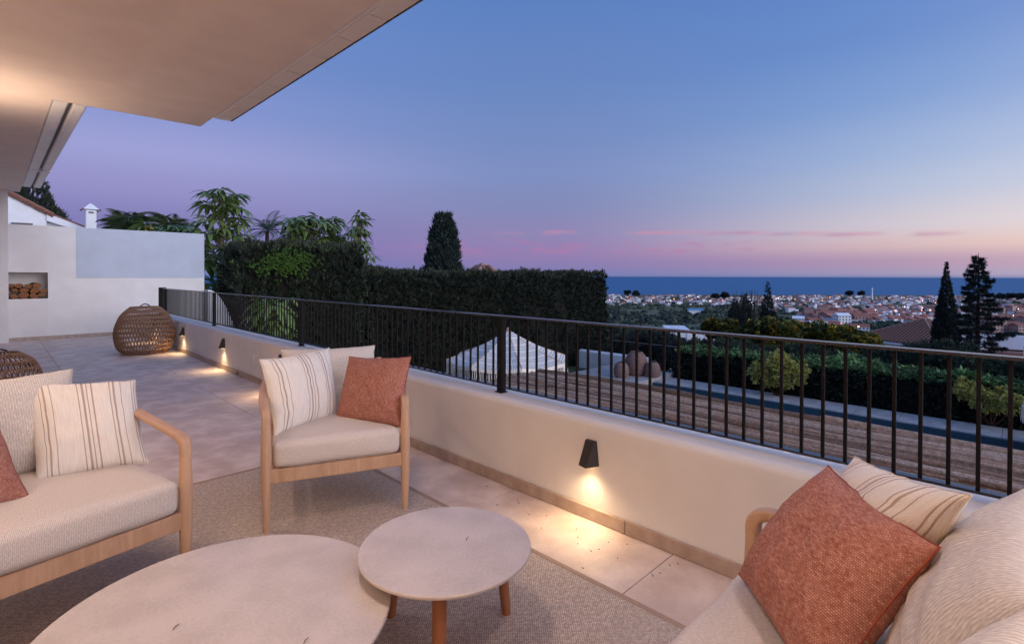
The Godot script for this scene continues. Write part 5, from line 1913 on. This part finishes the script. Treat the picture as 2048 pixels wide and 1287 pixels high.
	for e in [[1562, 700.0, 10], [1575, 660.0, 14], [1586, 690.0, -4]]:
		p = on_hill(e[0], e[1])
		var gh := obj("greenhouse", house_mesh(14, 6, 2.5, 1.6, 0), [mat(L(0.5, 0.6, 0.7), 0.6), mat(L(0.55, 0.63, 0.72), 0.5), M.town_white], self, p)
		gh.rotation.y = deg_to_rad(-YAW + e[2])
		tag(gh, "long pale greenhouse roof right of the pointed cypress, " + {10: "the leftmost", 14: "the nearest", -4: "the rightmost"}[e[2]] + " of three", "greenhouse", "greenhouses in the valley")
	# sports courts
	p = on_hill(1660, 420)
	var ct := thing("sports_court", "floodlit green sports court with orange ends among the trees", "sports court", p + V(0, 1.0, 0), deg_to_rad(-YAW))
	g = G.new()
	g.box(V(0, 0, 0), V(46, 0.4, 26)); obj("court_floor", g.mesh(), mat(L(0.05, 0.13, 0.10), 0.8), ct)
	for k in 3:
		g = G.new()
		g.box(V(8, 0.35, 11 - 9 * k), V(16, 0.5, 2.5)); obj("court_stripe", g.mesh(), mat(L(0.36, 0.12, 0.05), 0.8), ct)
	p = on_hill(1680, 340)
	var cw := thing("club_building", "low white club building beside the sports court", "building", p, deg_to_rad(-YAW - 4))
	g = G.new()
	g.box(V(0, 1, 0), V(14, 5, 6)); obj("wall", g.mesh(), M.town_white, cw)
	g = G.new()
	g.box(V(0, 3.6, 0), V(14.5, 0.25, 6.5)); obj("roof", g.mesh(), M.town_white, cw)
	# lamps that are lit in the town
	var bulb := G.new()
	var pr := []
	for k in 5: pr.append(Vector2(sin(PI * k / 4.0) * 0.5, -cos(PI * k / 4.0) * 0.5))
	bulb.lathe(pr, 8)
	var bmesh := bulb.mesh()
	var warm := glow(Color(1.0, 0.62, 0.28), 9.0)
	var cold := glow(Color(0.85, 0.95, 1.0), 9.0)
	var rosy := glow(Color(1.0, 0.45, 0.5), 9.0)
	var polem := mat(L(0.1, 0.1, 0.1))
	var lz := [[1215, 1720, 1500, 2300, 34, 2.0, "shore road"], [1625, 1720, 360, 520, 26, 0.6, "sports courts"], [1740, 1880, 700, 2000, 24, 1.5, "white terraces"], [1990, 2048, 400, 1500, 6, 1.1, "pinkish blocks"]]
	for e in lz:
		for k in int(e[4]):
			var q := on_hill(rng.randf_range(e[0], e[1]), rng.randf_range(e[2], e[3]))
			var lo := thing("street_lamp", "tiny lit street lamp far below near the " + e[6], "street lamp", q, 0, "lit street lamps near the " + e[6])
			var pg := G.new()
			var lh := 8.5
			pg.tube([V(0, -1, 0), V(0, lh, 0)], [0.12, 0.08], 4)
			obj("pole", pg.mesh(), polem, lo)
			var bb := obj("lamp_bulb", bmesh, [warm, warm, cold, rosy][rng.randi() % 4] if e[6] == "sports courts" else [warm, warm, warm, rosy, cold][rng.randi() % 5], lo, V(0, lh, 0))
			bb.scale = Vector3.ONE * e[5] * rng.randf_range(0.7, 1.25)
	# trees and scrub of the valley and the town
	var xf := []
	var cs := []
	var nz := FastNoiseLite.new()
	nz.seed = 9; nz.frequency = 0.006
	for k in 16000:
		var d := 90.0 * exp(rng.randf() * log(2500.0 / 90.0))
		var px := rng.randf_range(1080, 2140)
		var b := bear(px, d)
		var built := (px > 1560 and d > 600) or (d > 1500)
		var w := nz.get_noise_2d(b.x, b.y)
		if built and w < 0.12: continue
		if not built and w < 0.0 and rng.randf() > 0.12: continue
		var s := rng.randf_range(2.0, 4.4) * (1.35 if d > 700 else 1.0) * (0.8 if d < 300 else 1.0)
		xf.append(Transform3D(Basis(Vector3.UP, rng.randf() * TAU).scaled(V(s * 1.3, s, s * 1.3)), V(b.x, ground(b.x, b.y) - 0.2, b.y)))
		var base := Color(0.035, 0.055, 0.032) if rng.randf() > 0.45 else Color(0.085, 0.10, 0.06)
		cs.append(tone(base, 0.4))
	var clump := G.new()
	var r := RandomNumberGenerator.new()
	r.seed = 3
	for k in 60:
		var d := V(r.randfn(), absf(r.randfn()), r.randfn()).normalized()
		var o := V(d.x * 0.8, d.y * 1.0 + 0.15, d.z * 0.8) * r.randf_range(0.75, 1.05)
		var sd := d.cross(V(r.randfn(), r.randfn(), r.randfn())).normalized() * 0.3
		var up := d.cross(sd).normalized() * 0.3
		var bt := r.randf_range(0.7, 1.25)
		clump.tint = Color(bt, bt, bt)
		clump.quad(o - sd - d * 0.08, o - up - d * 0.08, o + sd + d * 0.06, o + up + d * 0.08)
	var sp := []
	for k in 7:
		for i in 11: sp.append(V(cos(-TAU * i / 10) * sin(PI * 0.5 * (k + 1) / 7.0), 0, sin(-TAU * i / 10) * sin(PI * 0.5 * (k + 1) / 7.0)) * 0.75 + V(0, cos(PI * 0.5 * (k + 1) / 7.0) * 0.95, 0))
	sp.reverse()
	clump.tint = Color(0.9, 0.9, 0.9)
	var o := multi("scrub_trees", clump.mesh(), M.foliage, xf, cs, self)
	tag(o, "dark scrub and trees covering the valley down to the town", "woodland", "", "stuff")
	# pines on the shore headland
	for e in [[1255, 2300.0], [1272, 2250.0], [1432, 1900.0], [1450, 1950.0], [1700, 2300.0], [1722, 2350.0], [2000, 1900.0], [2022, 1950.0], [2044, 1900.0]]:
		var q := on_hill(e[0], e[1])
		loose_tree("shore_pine", "dark clump-headed pine standing against the sea", q, 26.0, 15.0, 9, 420, 5.0, [Color(0.02, 0.032, 0.03)], "far", "pines standing against the sea", "tree", 0.7)
